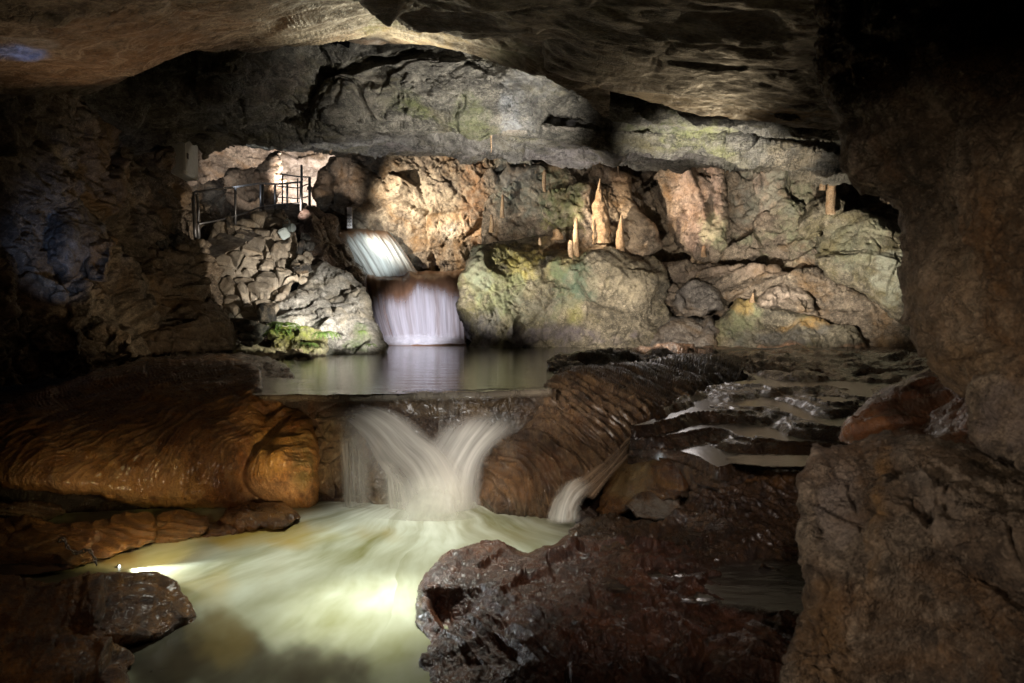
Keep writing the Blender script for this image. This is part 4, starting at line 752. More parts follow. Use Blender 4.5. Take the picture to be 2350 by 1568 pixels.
sheet('shelf_pool', [(1325, 1336), (1400, 1318), (1480, 1296), (1560, 1288), (1700, 1272), (1850, 1262), (1880, 1300), (1860, 1425), (1700, 1412), (1560, 1388), (1420, 1374), (1345, 1352)], .285, M['shelfw'], 4., (), 83, .004, rough=9)
sheet('side_pool', [(1560, 1126), (1600, 1118), (1640, 1126), (1650, 1140), (1560, 1146)], .42, M['sidew'], 3., (), 84, kind='structure')
sheet('side_pool', [(1650, 1052), (1700, 1040), (1860, 1040), (1870, 1062), (1860, 1074), (1750, 1076), (1690, 1068)], .735, M['sidew'], 3., (), 85, kind='structure')
sheet('side_pool', [(-80, 1282), (30, 1285), (110, 1280), (160, 1292), (180, 1306), (90, 1322), (-80, 1334)], .06, M['dirty'], 3., (), 86, kind='structure')

def cm(P0, P1, P2, P3, t):
    return .5*((2*P1)+(-P0+P2)*t+(2*P0-5*P1+4*P2-P3)*t*t+(-P0+3*P1-3*P2+P3)*t**3)
def resample(A, n):
    A = np.asarray(A, float); m = len(A); out = []
    for i in range(n):
        s = i/(n-1)*(m-1); k = min(int(s), m-2); t = s-k
        out.append(cm(A[max(k-1, 0)], A[k], A[k+1], A[min(k+2, m-1)], t))
    return np.array(out)
def fall(name, label, rows, mat, nu=60, nv=70, amp=.02, su=14., seed=0, kind=None, group=None, cat='waterfall'):
    rr = [resample([W(*p) for p in r], nu) for r in rows]
    g = resample(np.array(rr).reshape(len(rr), -1), nv).reshape(nv, nu, 3)
    u, v = np.meshgrid(np.linspace(0, 1, nu), np.linspace(0, 1, nv))
    du = np.gradient(g, axis=1); dv = np.gradient(g, axis=0); nn = np.cross(du, dv); nn /= np.linalg.norm(nn, axis=2)[..., None]+1e-12
    toc = np.array([0, 0, CZ])-g; nn *= np.sign((nn*toc).sum(2))[..., None]
    q = np.stack([u.ravel()*su, v.ravel()*1.2, np.full(u.size, seed*1.)], -1)
    g = g+nn*(amp*fbm(q, 4, seed, .6)*1.6).reshape(u.shape)[..., None]
    i = np.arange(nu*nv).reshape(nv, nu); f = np.stack([i[:-1, :-1], i[1:, :-1], i[1:, 1:], i[:-1, 1:]], -1).reshape(-1, 4)
    o = mesh_np(name, g.reshape(-1, 3), f, mat, uv={'flow': np.stack([u.ravel(), v.ravel()], -1)})
    return tag(o, label, cat, group, kind)
def fall_mat(name, col, su=30, sv=.8, lo=.35, hi=.6, top=(0., .08), bot=(1., 1.01), edge=.12, amax=.95, jag=0., dark=None, rough=.45, seed=0., trans=.3, emptyb=None):
    b = NB(name); uv = b.n('ShaderNodeUVMap', uv_map='flow').outputs[0]; s = b.n('ShaderNodeSeparateXYZ', {0: uv}); u, v = s.outputs[0], s.outputs[1]
    vec = b.n('ShaderNodeCombineXYZ', {0: b.math('MULTIPLY', u, su), 1: b.math('MULTIPLY', v, sv), 2: seed}).outputs[0]
    n = b.noise(vec, 1., 5, .6, .15); nf = b.noise(vec, 4.5, 3, .6, .1)
    a = b.ramp(b.math('ADD', b.math('MULTIPLY', n, .7), b.math('MULTIPLY', nf, .3)), [(lo, 0.), (hi, 1.)])
    a = b.n('ShaderNodeRGBToBW', {0: a}).outputs[0]
    nj = b.noise(b.n('ShaderNodeCombineXYZ', {0: b.math('MULTIPLY', u, su*.35), 1: b.math('MULTIPLY', v, .2), 2: seed+4}).outputs[0], 1., 4, .55, 0.)
    vj = b.math('ADD', v, b.math('MULTIPLY', b.math('SUBTRACT', nj, .5), jag))
    def mr(x, a0, a1): return b.n('ShaderNodeMapRange', {0: x, 1: a0, 2: a1}, interpolation_type='SMOOTHSTEP').outputs[0]
    a = b.math('MULTIPLY', a, mr(vj, top[0], top[1])); a = b.math('MULTIPLY', a, b.math('SUBTRACT', 1., mr(v, bot[0], bot[1])))
    if edge:
        e = b.math('MULTIPLY', mr(u, 0., edge), b.math('SUBTRACT', 1., mr(u, 1-edge, 1.)))
        a = b.math('MULTIPLY', a, e)
    a = b.math('MULTIPLY', a, amax, True)
    c = b.mix(nf, tuple(x*.8 for x in col), col)
    bp = b.n('ShaderNodeBump', {'Strength': .25, 'Distance': .02, 'Height': n}).outputs[0]
    P_ = b.n('ShaderNodeBsdfPrincipled', {'Base Color': c, 'Roughness': rough, 'Normal': bp, 'IOR': 1.33, 'Specular IOR Level': .3}).outputs[0]
    T_ = b.n('ShaderNodeBsdfTranslucent', {0: c}).outputs[0]
    sh = b.n('ShaderNodeMixShader', {0: trans, 1: P_, 2: T_}).outputs[0]
    tr = b.n('ShaderNodeBsdfTransparent').outputs[0]
    return b.out(b.n('ShaderNodeMixShader', {0: a, 1: tr, 2: sh}).outputs[0])

# upper waterfalls: brown travertine bodies with the white water laid over them
b = NB('wet_brown_travertine'); uvn = b.n('ShaderNodeUVMap', uv_map='flow').outputs[0]
nz = b.noise(b.mapv(uvn, (14, 1.2, 1)), 1., 6, .6, .6); nz2 = b.noise(b.n('ShaderNodeNewGeometry').outputs['Position'], 3., 6, .6)
cc = b.mix(b.ramp(nz2, [(.35, 0.), (.65, 1.)]), b.ramp(nz, [(.3, (.10, .05, .025)), (.7, (.26, .145, .085))]), (.20, .11, .06))
M['trav'] = b.out(b.n('ShaderNodeBsdfPrincipled', {'Base Color': cc, 'Roughness': .28, 'Normal': b.n('ShaderNodeBump', {'Strength': .3, 'Distance': .04, 'Height': nz}).outputs[0]}).outputs[0])
R1 = [[(768, 527, 21.6), (800, 520, 21.7), (845, 519, 21.7), (884, 524, 21.6)],
      [(772, 538, 20.9), (802, 531, 20.6), (850, 528, 20.6), (898, 538, 20.9)],
      [(790, 572, 20.5), (818, 558, 20.1), (868, 553, 20.0), (922, 568, 20.4)],
      [(815, 606, 20.3), (842, 596, 19.9), (894, 592, 19.8), (944, 602, 20.1)],
      [(833, 635, 20.1), (864, 635, 19.75), (912, 634, 19.65), (963, 632, 19.9)]]
R2 = [[(826, 634, 20.4), (900, 628, 20.5), (980, 622, 20.5), (1064, 622, 20.3)],
      [(830, 636, 19.6), (900, 634, 19.5), (980, 630, 19.5), (1062, 630, 19.5)],
      [(842, 672, 19.35), (900, 664, 19.1), (980, 662, 19.05), (1062, 668, 19.2)],
      [(856, 725, 19.2), (905, 722, 18.9), (985, 722, 18.9), (1064, 724, 19.05)],
      [(874, 790, 19.0), (925, 794, 18.75), (990, 794, 18.75), (1068, 790, 18.9)]]
def shift(rows, d): return [[(x, y, Y-d) for x, y, Y in r] for r in rows]
fall('travertine_step', 'smooth wet brown travertine step under the upper, smaller white waterfall', R1, M['trav'], 60, 60, .06, 6, 3, cat='rock step')
fall('travertine_step', 'smooth wet brown travertine step over which the lower, wider white waterfall pours', R2, M['trav'], 90, 70, .10, 7, 4, cat='rock step')
M['fw1'] = fall_mat('white_water_upper', (.85, .9, .9), 9, .5, .18, .62, (.26, .52), (1., 1.1), .09, .97, jag=.75, seed=2.)
M['fw2'] = fall_mat('white_water_lower', (.86, .86, .92), 9, .4, .26, .66, (.50, .68), (1., 1.1), .02, .97, jag=.8, seed=7.3)
fall('waterfall', 'upper, smaller white waterfall sliding diagonally beside the dark crag', shift(R1, .09), M['fw1'], 80, 60, .07, 16, 5)
fall('waterfall', 'lower, wider curtain waterfall falling into the upper pool', shift(R2, .10), M['fw2'], 120, 70, .05, 16, 6)
fall('spray', 'thin band of white spray at the foot of the wide curtain waterfall', [[(872, 768, 18.6), (930, 764, 18.4), (1000, 764, 18.4), (1072, 768, 18.6)], [(868, 780, 18.5), (930, 780, 18.3), (1000, 780, 18.3), (1076, 780, 18.5)], [(866, 793, 18.4), (930, 795, 18.2), (1000, 795, 18.2), (1078, 793, 18.4)]], fall_mat('back_spray', (.9, .9, .92), 5, 1.2, .1, .7, (0., .55), (.8, 1.), .15, .85, seed=41.), 50, 20, .03, 5, 23, cat='spray')
# foot of the lower fall
fall('travertine_sill', 'thin brown wet sill at the foot of the wide curtain waterfall', [[(882, 787, 18.8), (970, 789, 18.6), (1068, 787, 18.8)], [(884, 790, 18.4), (970, 791, 18.2), (1070, 789, 18.4)], [(886, 800, 18.35), (970, 801, 18.15), (1070, 799, 18.35)]], M['trav'], 60, 14, .03, 8, 8, cat='rock sill')
# film running over the dam
M['lip'] = fall_mat('lip_film', (.34, .30, .24), 22, .5, .2, .55, (-.1, .0), (.75, 1.0), .02, .75, rough=.12, seed=1.)
fall('water_lip', 'thin glassy film of water sliding over the travertine sill', [[(590, 900, 7.42), (700, 896, 7.5), (820, 897, 7.45), (960, 893, 7.5), (1100, 892, 7.5), (1268, 888, 7.5)],
     [(590, 903, 7.22), (700, 900, 7.22), (820, 902, 7.18), (960, 897, 7.2), (1100, 896, 7.2), (1268, 891, 7.2)],
     [(590, 909, 7.12), (700, 906, 7.08), (820, 908, 7.02), (960, 903, 7.02), (1100, 902, 7.02), (1268, 896, 7.1)],
     [(590, 925, 7.10), (700, 925, 7.04), (820, 925, 6.98), (960, 922, 6.98), (1100, 920, 6.98), (1268, 910, 7.08)]], M['lip'], 120, 24, .012, 20, 9, kind='structure', cat='water')
# near cascade
WV = (.70, .66, .58)
M['veil'] = fall_mat('silky_veil', WV, 5, .5, .18, .72, (0., .30), (.86, 1.), .36, .92, seed=3., trans=.25)
M['veil2'] = fall_mat('silky_veil_pale', (.80, .77, .70), 5, .4, .14, .68, (0., .34), (.86, 1.), .34, .94, seed=9., trans=.25)
M['mist'] = fall_mat('spray_mist', (.72, .70, .58), 4, 1.5, .0, .7, (0., .6), (.8, 1.), .5, .75, seed=31., trans=.3)
M['thin'] = fall_mat('thin_strands', (.62, .58, .48), 4, .35, .36, .74, (0., .25), (.82, 1.), .30, .80, seed=13., trans=.25)
M['thread'] = fall_mat('thin_threads', (.5, .46, .4), 8, .3, .45, .75, (0., .3), (.5, 1.), .25, .45, seed=17., trans=.25)
NG = 'strands of the near cascade between the orange mound and the fluted ridge'
A_ = [[(690, 972, 7.02), (735, 946, 7.02), (780, 934, 7.04), (830, 926, 7.06)],
      [(755, 985, 6.90), (800, 956, 6.90), (850, 938, 6.94), (895, 936, 6.98)],
      [(800, 1030, 6.76), (850, 990, 6.76), (900, 962, 6.80), (945, 960, 6.88)],
      [(838, 1100, 6.62), (895, 1045, 6.62), (945, 1003, 6.68), (992, 1000, 6.78)],
      [(870, 1160, 6.50), (940, 1098, 6.50), (995, 1050, 6.56), (1040, 1035, 6.66)],
      [(890, 1205, 6.36), (965, 1165, 6.36), (1030, 1120, 6.40), (1080, 1090, 6.5)],
      [(900, 1225, 6.28), (985, 1215, 6.26), (1050, 1200, 6.28), (1110, 1190, 6.4)]]
fall('cascade', 'broad brownish silky chute arcing from the left end of the sill down to the right', A_, M['veil'], 60, 90, .012, 5, 11, group=NG)
B_ = [[(1030, 955, 7.02), (1100, 942, 7.04), (1170, 945, 7.06), (1240, 962, 7.06)],
      [(1000, 985, 6.90), (1070, 972, 6.90), (1140, 975, 6.92), (1205, 985, 6.96)],
      [(965, 1035, 6.76), (1035, 1022, 6.74), (1100, 1018, 6.76), (1160, 1015, 6.85)],
      [(935, 1090, 6.60), (1005, 1075, 6.55), (1070, 1068, 6.58), (1125, 1050, 6.72)],
      [(912, 1150, 6.46), (990, 1138, 6.38), (1060, 1125, 6.42), (1115, 1105, 6.62)],
      [(895, 1215, 6.32), (980, 1215, 6.2), (1055, 1210, 6.28), (1118, 1198, 6.5)]]
fall('cascade', 'paler silky fall on the right, joining the chute above the green pool', B_, M['veil2'], 60, 90, .012, 5, 12, group=NG)
fall('spray', 'soft pale spray hanging where the two strands of the near cascade meet the green pool', [[(870, 1090, 6.3), (960, 1075, 6.2), (1040, 1075, 6.2), (1100, 1090, 6.35)], [(850, 1150, 6.2), (950, 1145, 6.1), (1040, 1145, 6.1), (1115, 1150, 6.3)], [(830, 1215, 6.1), (940, 1222, 6.0), (1040, 1222, 6.0), (1130, 1212, 6.2)]], M['mist'], 40, 40, .02, 4, 19, cat='spray')
fall('cascade', 'thin strands dropping over the cobbly rock, far left of the near cascade', [[(770, 1005, 6.84), (800, 985, 6.84), (835, 990, 6.85)], [(775, 1050, 6.7), (805, 1040, 6.68), (850, 1050, 6.7)], [(778, 1110, 6.56), (808, 1110, 6.5), (858, 1115, 6.5)], [(780, 1185, 6.46), (812, 1185, 6.4), (862, 1188, 6.4)]], M['thin'], 50, 60, .03, 6, 13, group=NG)
fall('cascade', 'short faint strands in the middle under the brown chute', [[(868, 1060, 6.68), (890, 1050, 6.68), (910, 1070, 6.66)], [(876, 1110, 6.55), (905, 1105, 6.52), (935, 1120, 6.5)], [(880, 1185, 6.42), (915, 1185, 6.38), (950, 1190, 6.36)]], M['thin'], 40, 50, .03, 6, 14, group=NG)
fall('cascade', 'thin threads dripping straight down the dark sill in the middle', [[(985, 918, 7.0), (1020, 915, 7.0), (1075, 912, 7.0)], [(985, 960, 6.94), (1020, 960, 6.92), (1070, 950, 6.92)], [(982, 1030, 6.9), (1015, 1030, 6.88), (1050, 1010, 6.88)]], M['thread'], 40, 40, .02, 9, 15, group=NG)
M['side'] = fall_mat('side_stream', (.42, .30, .20), 8, .9, .28, .62, (0., .12), (.92, 1.), .16, .85, seed=21., trans=.2)
fall('cascade', 'small brown side stream sliding down between the fluted ridge and the golden hump', [[(1440, 985, 7.1), (1500, 965, 7.2), (1570, 945, 7.3)], [(1415, 1020, 6.6), (1450, 1008, 6.5), (1500, 985, 6.6)], [(1375, 1062, 6.25), (1408, 1055, 6.1), (1450, 1040, 6.1)], [(1320, 1098, 6.08), (1360, 1102, 5.9), (1400, 1098, 5.85)], [(1283, 1125, 6.02), (1318, 1135, 5.82), (1365, 1150, 5.75)]], M['side'], 50, 70, .03, 7, 16)
fall('cascade', 'little white fan of water at the foot of the side stream', [[(1325, 1090, 6.02), (1350, 1098, 5.85), (1375, 1112, 5.78)], [(1290, 1112, 5.95), (1318, 1122, 5.76), (1350, 1140, 5.72)], [(1265, 1150, 5.9), (1295, 1160, 5.72), (1335, 1165, 5.66)], [(1248, 1200, 5.88), (1285, 1205, 5.68), (1338, 1200, 5.62)]], M['veil2'], 40, 50, .04, 7, 17)

# ==================================================================== STALAGMITES, STALACTITES
def spire(name, label, x, ytop, ybot, Y, prof, cat, down=False, seed=0, group=None, lump=.12, bend=0.):
    """prof: list of (t from base 0..1, half width px)"""
    base = W(x, ybot, Y); top = W(x, ytop, Y); H = top[2]-base[2]; s = Y/F
    nv = max(24, int((ybot-ytop)/1.2)); nu = 28; T = np.linspace(0, 1, nv); r = np.interp(T, [p[0] for p in prof], [p[1]*s for p in prof])
    a = np.linspace(0, 2*np.pi, nu, endpoint=False); TT, AA = np.meshgrid(T, a, indexing='ij'); RR = np.repeat(r[:, None], nu, 1)
    c, s_ = np.cos(AA), np.sin(AA); hz = TT*H
    q = np.stack([c.ravel()*1.4, s_.ravel()*1.4, hz.ravel()*3.], -1)+seed*5.3
    w = q*np.array([2.2, 2.2, 1.5]); F1, F2, D, ID = vor(w, seed)
    dd = 1+lump*(1.4*np.clip(.75-F1, 0, 1)+.5*fbm(q*2, 3, seed)+.06*np.sin(hz.ravel()*38+3*fbm(q, 2, seed)))
    RR = RR*dd.reshape(RR.shape)
    wob = .15*r.max()*np.sin(T*5+seed)
    X = base[0]+RR*c+wob[:, None]+bend*s*T[:, None]; Yy = base[1]+RR*s_; Zz = base[2]+hz
    v = np.stack([X, Yy, Zz], -1).reshape(-1, 3); v = np.concatenate([v, [[base[0], base[1], base[2]], [X[-1].mean(), Yy[-1].mean(), base[2]+H]]])
    i = np.arange(nv*nu).reshape(nv, nu); j = np.roll(i, -1, 1)
    f = np.stack([i[:-1], j[:-1], j[1:], i[1:]], -1).reshape(-1, 4)
    n = nv*nu; capb = np.stack([i[0], i[0], j[0], np.full(nu, n)], -1)[:, [2, 1, 3]]; capt = np.stack([i[-1], j[-1], np.full(nu, n+1)], -1)
    o = mesh_np(name, v, f, M['stal'], np.zeros((len(v), 4)))
    return tag(o, label, cat, group)
SG = 'stalagmites on the rock ledge'
spire('stalagmite', 'tallest stalagmite, a stout knobbly orange cone with a thin pointed tip', 1377, 410, 560, 18.0, [(0, 17), (.1, 15), (.25, 17.5), (.5, 15), (.62, 12), (.68, 8.5), (.76, 6.5), (.84, 4.2), (.9, 2.4), (1, .8)], 'stalagmite', seed=1, group=SG, lump=.42)
spire('stalagmite', 'slender smooth stalagmite standing just left of the tallest one', 1322, 500, 592, 17.5, [(0, 6.5), (.5, 6), (.85, 4.5), (1, 1.5)], 'stalagmite', seed=2, group=SG, lump=.2)
spire('stalagmite', 'rough pointed stalagmite just right of the tallest one', 1424, 492, 577, 17.9, [(0, 9), (.5, 7.5), (.7, 5), (.85, 3), (1, 1)], 'stalagmite', seed=3, group=SG, lump=.32)
spire('stalagmite', 'thin grey stalagmite at the back of the ledge, second from its left end', 1153, 448, 500, 18.9, [(0, 5), (.6, 4), (1, 2)], 'stalagmite', seed=4, group=SG)
spire('stalagmite', 'short pale stalagmite at the left end of the ledge', 1128, 493, 534, 18.6, [(0, 6), (.6, 4.5), (1, 2.5)], 'stalagmite', seed=5, group=SG)
spire('stalagmite', 'squat broad stub on the ledge left of the slender stalagmite', 1278, 525, 550, 18.4, [(0, 14), (.5, 10), (.9, 7), (1, 3)], 'stalagmite', seed=6, group=SG)
spire('stalagmite', 'tiny stub on the ledge, left of the squat broad one', 1239, 546, 562, 18.0, [(0, 4), (.6, 3), (1, 2)], 'stalagmite', seed=7, group=SG)
spire('stalagmite', 'short dark column stuck to the ledge front below the slender stalagmite', 1310, 552, 598, 17.3, [(0, 4), (.5, 6), (.9, 6), (1, 4)], 'stalagmite', seed=8, group=SG)
spire('stalagmite', 'little stub between the ledge and the slanting slab', 1615, 563, 590, 17.5, [(0, 7), (.4, 5), (.9, 4), (1, 2)], 'stalagmite', seed=9, group=SG)
spire('stalagmite', 'tall orange stalagmite by the foreground pillar, right of its shorter twin', 1907, 393, 492, 16.0, [(0, 9), (.4, 9), (.7, 8), (.9, 7), (1, 3)], 'stalagmite', seed=10, lump=.3)
spire('stalagmite', 'shorter orange stalagmite touching the roof, left of the tall one by the pillar', 1889, 386, 436, 16.5, [(0, 7), (.5, 6.5), (1, 5)], 'stalagmite', seed=11, lump=.25)
spire('stalagmite', 'stubby grey column touching the roof above the right-hand wall', 1755, 362, 394, 17.4, [(0, 7), (.5, 5.5), (1, 5)], 'stalagmite', seed=12)
spire('stalagmite', 'small knob high in the dark gap under the roof, right one of two', 1335, 362, 384, 18.9, [(0, 6), (.5, 4), (1, 2.5)], 'stalagmite', seed=13)
spire('stalagmite', 'small knob high in the dark gap under the roof, left one of two', 1287, 366, 386, 18.9, [(0, 5), (.5, 3.5), (1, 2.5)], 'stalagmite', seed=14)
spire('stalagmite', 'drip column on the dark green back wall below the left knob', 1249, 391, 440, 19.0, [(0, 3), (.4, 4.5), (.9, 4), (1, 2)], 'stalagmite', seed=15)
spire('stalagmite', 'tiny cone on the low greenish boulder under the slanting slab', 1727, 673, 695, 16.3, [(0, 7), (.5, 4), (1, 1.5)], 'stalagmite', seed=16)
TG = 'stalactites hanging from the roof edge'
for k, (x, y0, y1, Y, w, lb) in enumerate([
    (1376, 330, 376, 15.3, 3., 'long thin stalactite hanging right above the tallest stalagmite'), (1419, 322, 399, 15.2, 2.8, 'longest thin stalactite, right of the tallest stalagmite'),
    (1127, 312, 350, 12.75, 2., 'thin pale stalactite at the left end of the row'), (1222, 328, 350, 15.2, 1.3, 'tiny straw, second from the left end of the row'),
    (1248, 330, 356, 15.2, 1.5, 'small straw, third from the left end of the row'), (1272, 330, 356, 15.2, 1.1, 'very fine straw, fourth from the left end of the row'),
    (1304, 330, 362, 15.2, 1.1, 'fine straw left of the long stalactite, fifth in the row'), (1333, 332, 352, 15.2, 2., 'short blunt stalactite next left of the long thin one'),
    (1721, 352, 378, 16.2, 1.1, 'fine straw above the grey right-hand wall'), (1838, 370, 394, 15.2, 1.1, 'fine straw between the grey column and the orange stalagmites'),
    (758, 330, 352, 15.9, 4.5, 'small white stalactite at the tunnel mouth')]):
    spire('stalactite', lb, x, y1, y0, Y, [(0, w*1.5), (.15, w), (.6, w*.85), (1, w*.4)], 'stalactite', seed=40+k, group=TG, lump=.15)

# ==================================================================== MAN-MADE THINGS
# cabinet
cb = empty('electrical_cabinet', V(420, 412, 14.8)); tag(cb, 'tall grey metal electrical cabinet mounted high on the left cave wall', 'cabinet')
a0, a1, a2 = W(391, 360, 14.6), W(421, 360, 14.55), W(454, 360, 15.4)
def plate(bm, A, B, zt, zb, zt2=None, zb2=None, th=.02):
    A = Vector(A); B = Vector(B); n = (B-A).cross(Vector((0, 0, 1))).normalized()*th
    v = [bm.verts.new(p) for p in [Vector((A.x, A.y, zb)), Vector((B.x, B.y, zb)), Vector((B.x, B.y, zt)), Vector((A.x, A.y, zt))]]
    w = [bm.verts.new(x.co-n) for x in v]
    for f in ((0, 1, 2, 3),): bm.faces.new([v[i] for i in f]); bm.faces.new([w[i] for i in f[::-1]])
    for i in range(4): j = (i+1) % 4; bm.faces.new((v[j], v[i], w[i], w[j]))
zt, zb = W(421, 305, 14.55)[2], W(421, 397, 14.55)[2]
P0, P1, P2 = Vector(a0), Vector(a1), Vector(a2); P3 = P0+(P2-P1)
bm = bmesh.new()
lo = [bm.verts.new((p.x, p.y, zb)) for p in (P0, P1, P2, P3)]; hi = [bm.verts.new((p.x, p.y, zt)) for p in (P0, P1, P2, P3)]
bm.faces.new(lo[::-1]); bm.faces.new(hi)
for i in range(4): j = (i+1) % 4; bm.faces.new((lo[i], lo[j], hi[j], hi[i]))
c0 = sum((p for p in (P0, P1, P2, P3)), Vector())/4; bmesh.ops.bevel(bm, geom=bm.edges[:], offset=.012, segments=2, affect='EDGES')
rt = [bm.verts.new((c0.x+(p.x-c0.x)*1.07, c0.y+(p.y-c0.y)*1.07, zt+.004)) for p in (P0, P1, P2, P3)]; r2 = [bm.verts.new((v.co.x, v.co.y, zt+.045)) for v in rt]
bm.faces.new(rt[::-1]); bm.faces.new(r2)
for i in range(4): j = (i+1) % 4; bm.faces.new((rt[i], rt[j], r2[j], r2[i]))
reparent(bm_obj('body', bm, M['paintgrey']), cb)
bm = bmesh.new(); dn = (P2-P1).cross(Vector((0, 0, 1))).normalized()*.018; e = (P2-P1)*.05
plate(bm, P1+e+dn, P2-e+dn, zt-.05, zb+.05, th=.016); bmesh.ops.bevel(bm, geom=bm.edges[:], offset=.004, segments=1, affect='EDGES')
dr_ = reparent(bm_obj('door', bm, M['paintgrey']), cb)
bm = bmesh.new(); h0 = P1+(P2-P1)*.16+dn*1.8
plate(bm, h0, h0+(P2-P1)*.1, zb+(zt-zb)*.54, zb+(zt-zb)*.40, th=.02)
hd = bm_obj('handle', bm, M['black']); reparent(hd, dr_); hd.matrix_parent_inverse = Matrix.Identity(4); hd.parent = dr_

# railing
rail = empty('path_railing', V(600, 560, 16)); tag(rail, 'galvanised tube railing along the raised path, with a curved end post', 'railing')
def part(nm, pts, r, m_='metal', par=None, seg=10):
    bm = bmesh.new(); tube(bm, pts, r, seg); return reparent(bm_obj(nm, bm, M[m_], smooth=True), par or rail)
part('end_post', [V(449, 556, 14.9), V(447, 520, 14.9), V(445, 480, 14.9), V(443, 455, 14.9), V(445, 444, 14.9), V(452, 441, 15.0)], .04)
part('end_post', [V(457, 556, 15.2), V(456, 520, 15.2), V(455, 480, 15.2), V(453, 455, 15.1), V(452, 441, 15.0)], .032)
part('handrail', [V(452, 441, 15.), V(500, 434, 15.8), V(540, 430, 16.5), V(565, 426, 17.2), V(599, 421, 18.), V(633, 423, 18.6), V(690, 418, 18.6)], .026)
part('lower_rail', [V(456, 514, 15.), V(500, 506, 15.8), V(540, 496, 16.5), V(570, 486, 17.2), V(602, 474, 18.), V(633, 470, 18.6), V(690, 466, 18.6)], .022)
for (x, yb, yt, Y) in [(540, 525, 430, 16.5), (598, 480, 421, 18.), (603, 480, 422, 18.2), (631, 478, 423, 18.6), (659, 478, 420, 18.6), (690, 484, 418, 18.6)]:
    part('post', [V(x, yb, Y), V(x, yt, Y)], .028)
rail2 = empty('path_railing', V(690, 470, 21)); tag(rail2, 'thin dark railing around the platform in front of the lit tunnel, with one tall post', 'railing')
part('post', [V(692, 482, 20.5), V(692, 379, 20.5)], .035, par=rail2)
for x, yt in ((648, 399), (683, 410), (709, 406), (712, 406)): part('post', [V(x, 478, 21.5), V(x, yt, 21.5)], .022, par=rail2)
part('handrail', [V(632, 399, 21.5), V(648, 400, 21.5), V(683, 405, 21.5), V(713, 407, 21.5)], .022, par=rail2)
part('lower_rail', [V(632, 427, 21.5), V(683, 432, 21.5), V(713, 420, 21.5)], .018, par=rail2)
part('lower_rail', [V(632, 452, 21.5), V(683, 456, 21.5), V(713, 450, 21.5)], .018, par=rail2)
# path deck behind the wall top
pm = relief('footpath', [(470, 560, 0), (500, 525, 0), (560, 500, 0), (600, 480, 0), (633, 468, 0), (700, 468, 0), (720, 490, 0), (680, 520, 0), (600, 540, 0), (480, 600, 0)], [(480, 560, 15.5), (560, 505, 17.2), (630, 470, 20), (710, 470, 21), (690, 500, 19), (600, 530, 17)], M['grey'], d_smooth(.3, .4, 5), step=2.5, edge=2, back=0, seed=77)
tag(pm, kind='structure')

# floodlights on the wall top
M['glow'] = NB('lit_lens'); bb = M['glow']; M['glow'] = bb.out(bb.n('ShaderNodeEmission', {0: (.75, .9, 1, 1), 1: 5.}).outputs[0])
fl = empty('floodlight', V(665, 555, 17.2)); tag(fl, 'pale cylindrical floodlight on a thin stand at the right end of the dry-stone wall', 'floodlight')
bm = bmesh.new(); tube(bm, [V(652, 523, 17.2), V(655, 523, 17.2), V(656, 523, 17.2), V(669, 523, 17.0), V(671, 523, 17.0)], [.05, .075, .09, .10, .11], 20); reparent(bm_obj('housing', bm, M['lampwhite'], smooth=False), fl)
bm = bmesh.new(); tube(bm, [V(671, 523, 16.99), V(672, 523, 16.98)], .095, 20); reparent(bm_obj('lens', bm, M['lampwhite']), fl)
bm = bmesh.new(); tube(bm, [V(653, 508, 17.2), V(660, 503, 17.2), V(664, 508, 17.2), V(664, 520, 17.1)], .022, 8); reparent(bm_obj('bracket', bm, M['lampwhite'], smooth=True), fl)
bm = bmesh.new(); tube(bm, [V(650, 505, 17.3), V(650, 562, 17.3)], .02, 8); tube(bm, [V(665, 526, 17.3), V(665, 562, 17.3)], .015, 8); reparent(bm_obj('stand', bm, M['metal'], smooth=True), fl)
fl2 = empty('floodlight', V(650, 545, 17.0)); tag(fl2, 'small square blue-white floodlight tilted down, just under the cylindrical one', 'floodlight')
bm = bmesh.new(); box(bm, (0, 0, 0), (.24, .14, .26)); bmesh.ops.bevel(bm, geom=bm.edges[:], offset=.03, segments=2, affect='EDGES'); bmesh.ops.transform(bm, matrix=Matrix.Translation(V(652, 536, 16.9))@Matrix.Rotation(-.5, 4, 'Y')@Matrix.Rotation(.4, 4, 'X'), verts=bm.verts); reparent(bm_obj('housing', bm, M['lampwhite']), fl2)
bm = bmesh.new(); box(bm, (0, 0, 0), (.19, .02, .21)); bmesh.ops.transform(bm, matrix=Matrix.Translation(V(652, 536, 16.9))@Matrix.Rotation(-.5, 4, 'Y')@Matrix.Rotation(.4, 4, 'X')@Matrix.Translation((0, -.075, 0)), verts=bm.verts); reparent(bm_obj('lens', bm, M['lampwhite']), fl2)

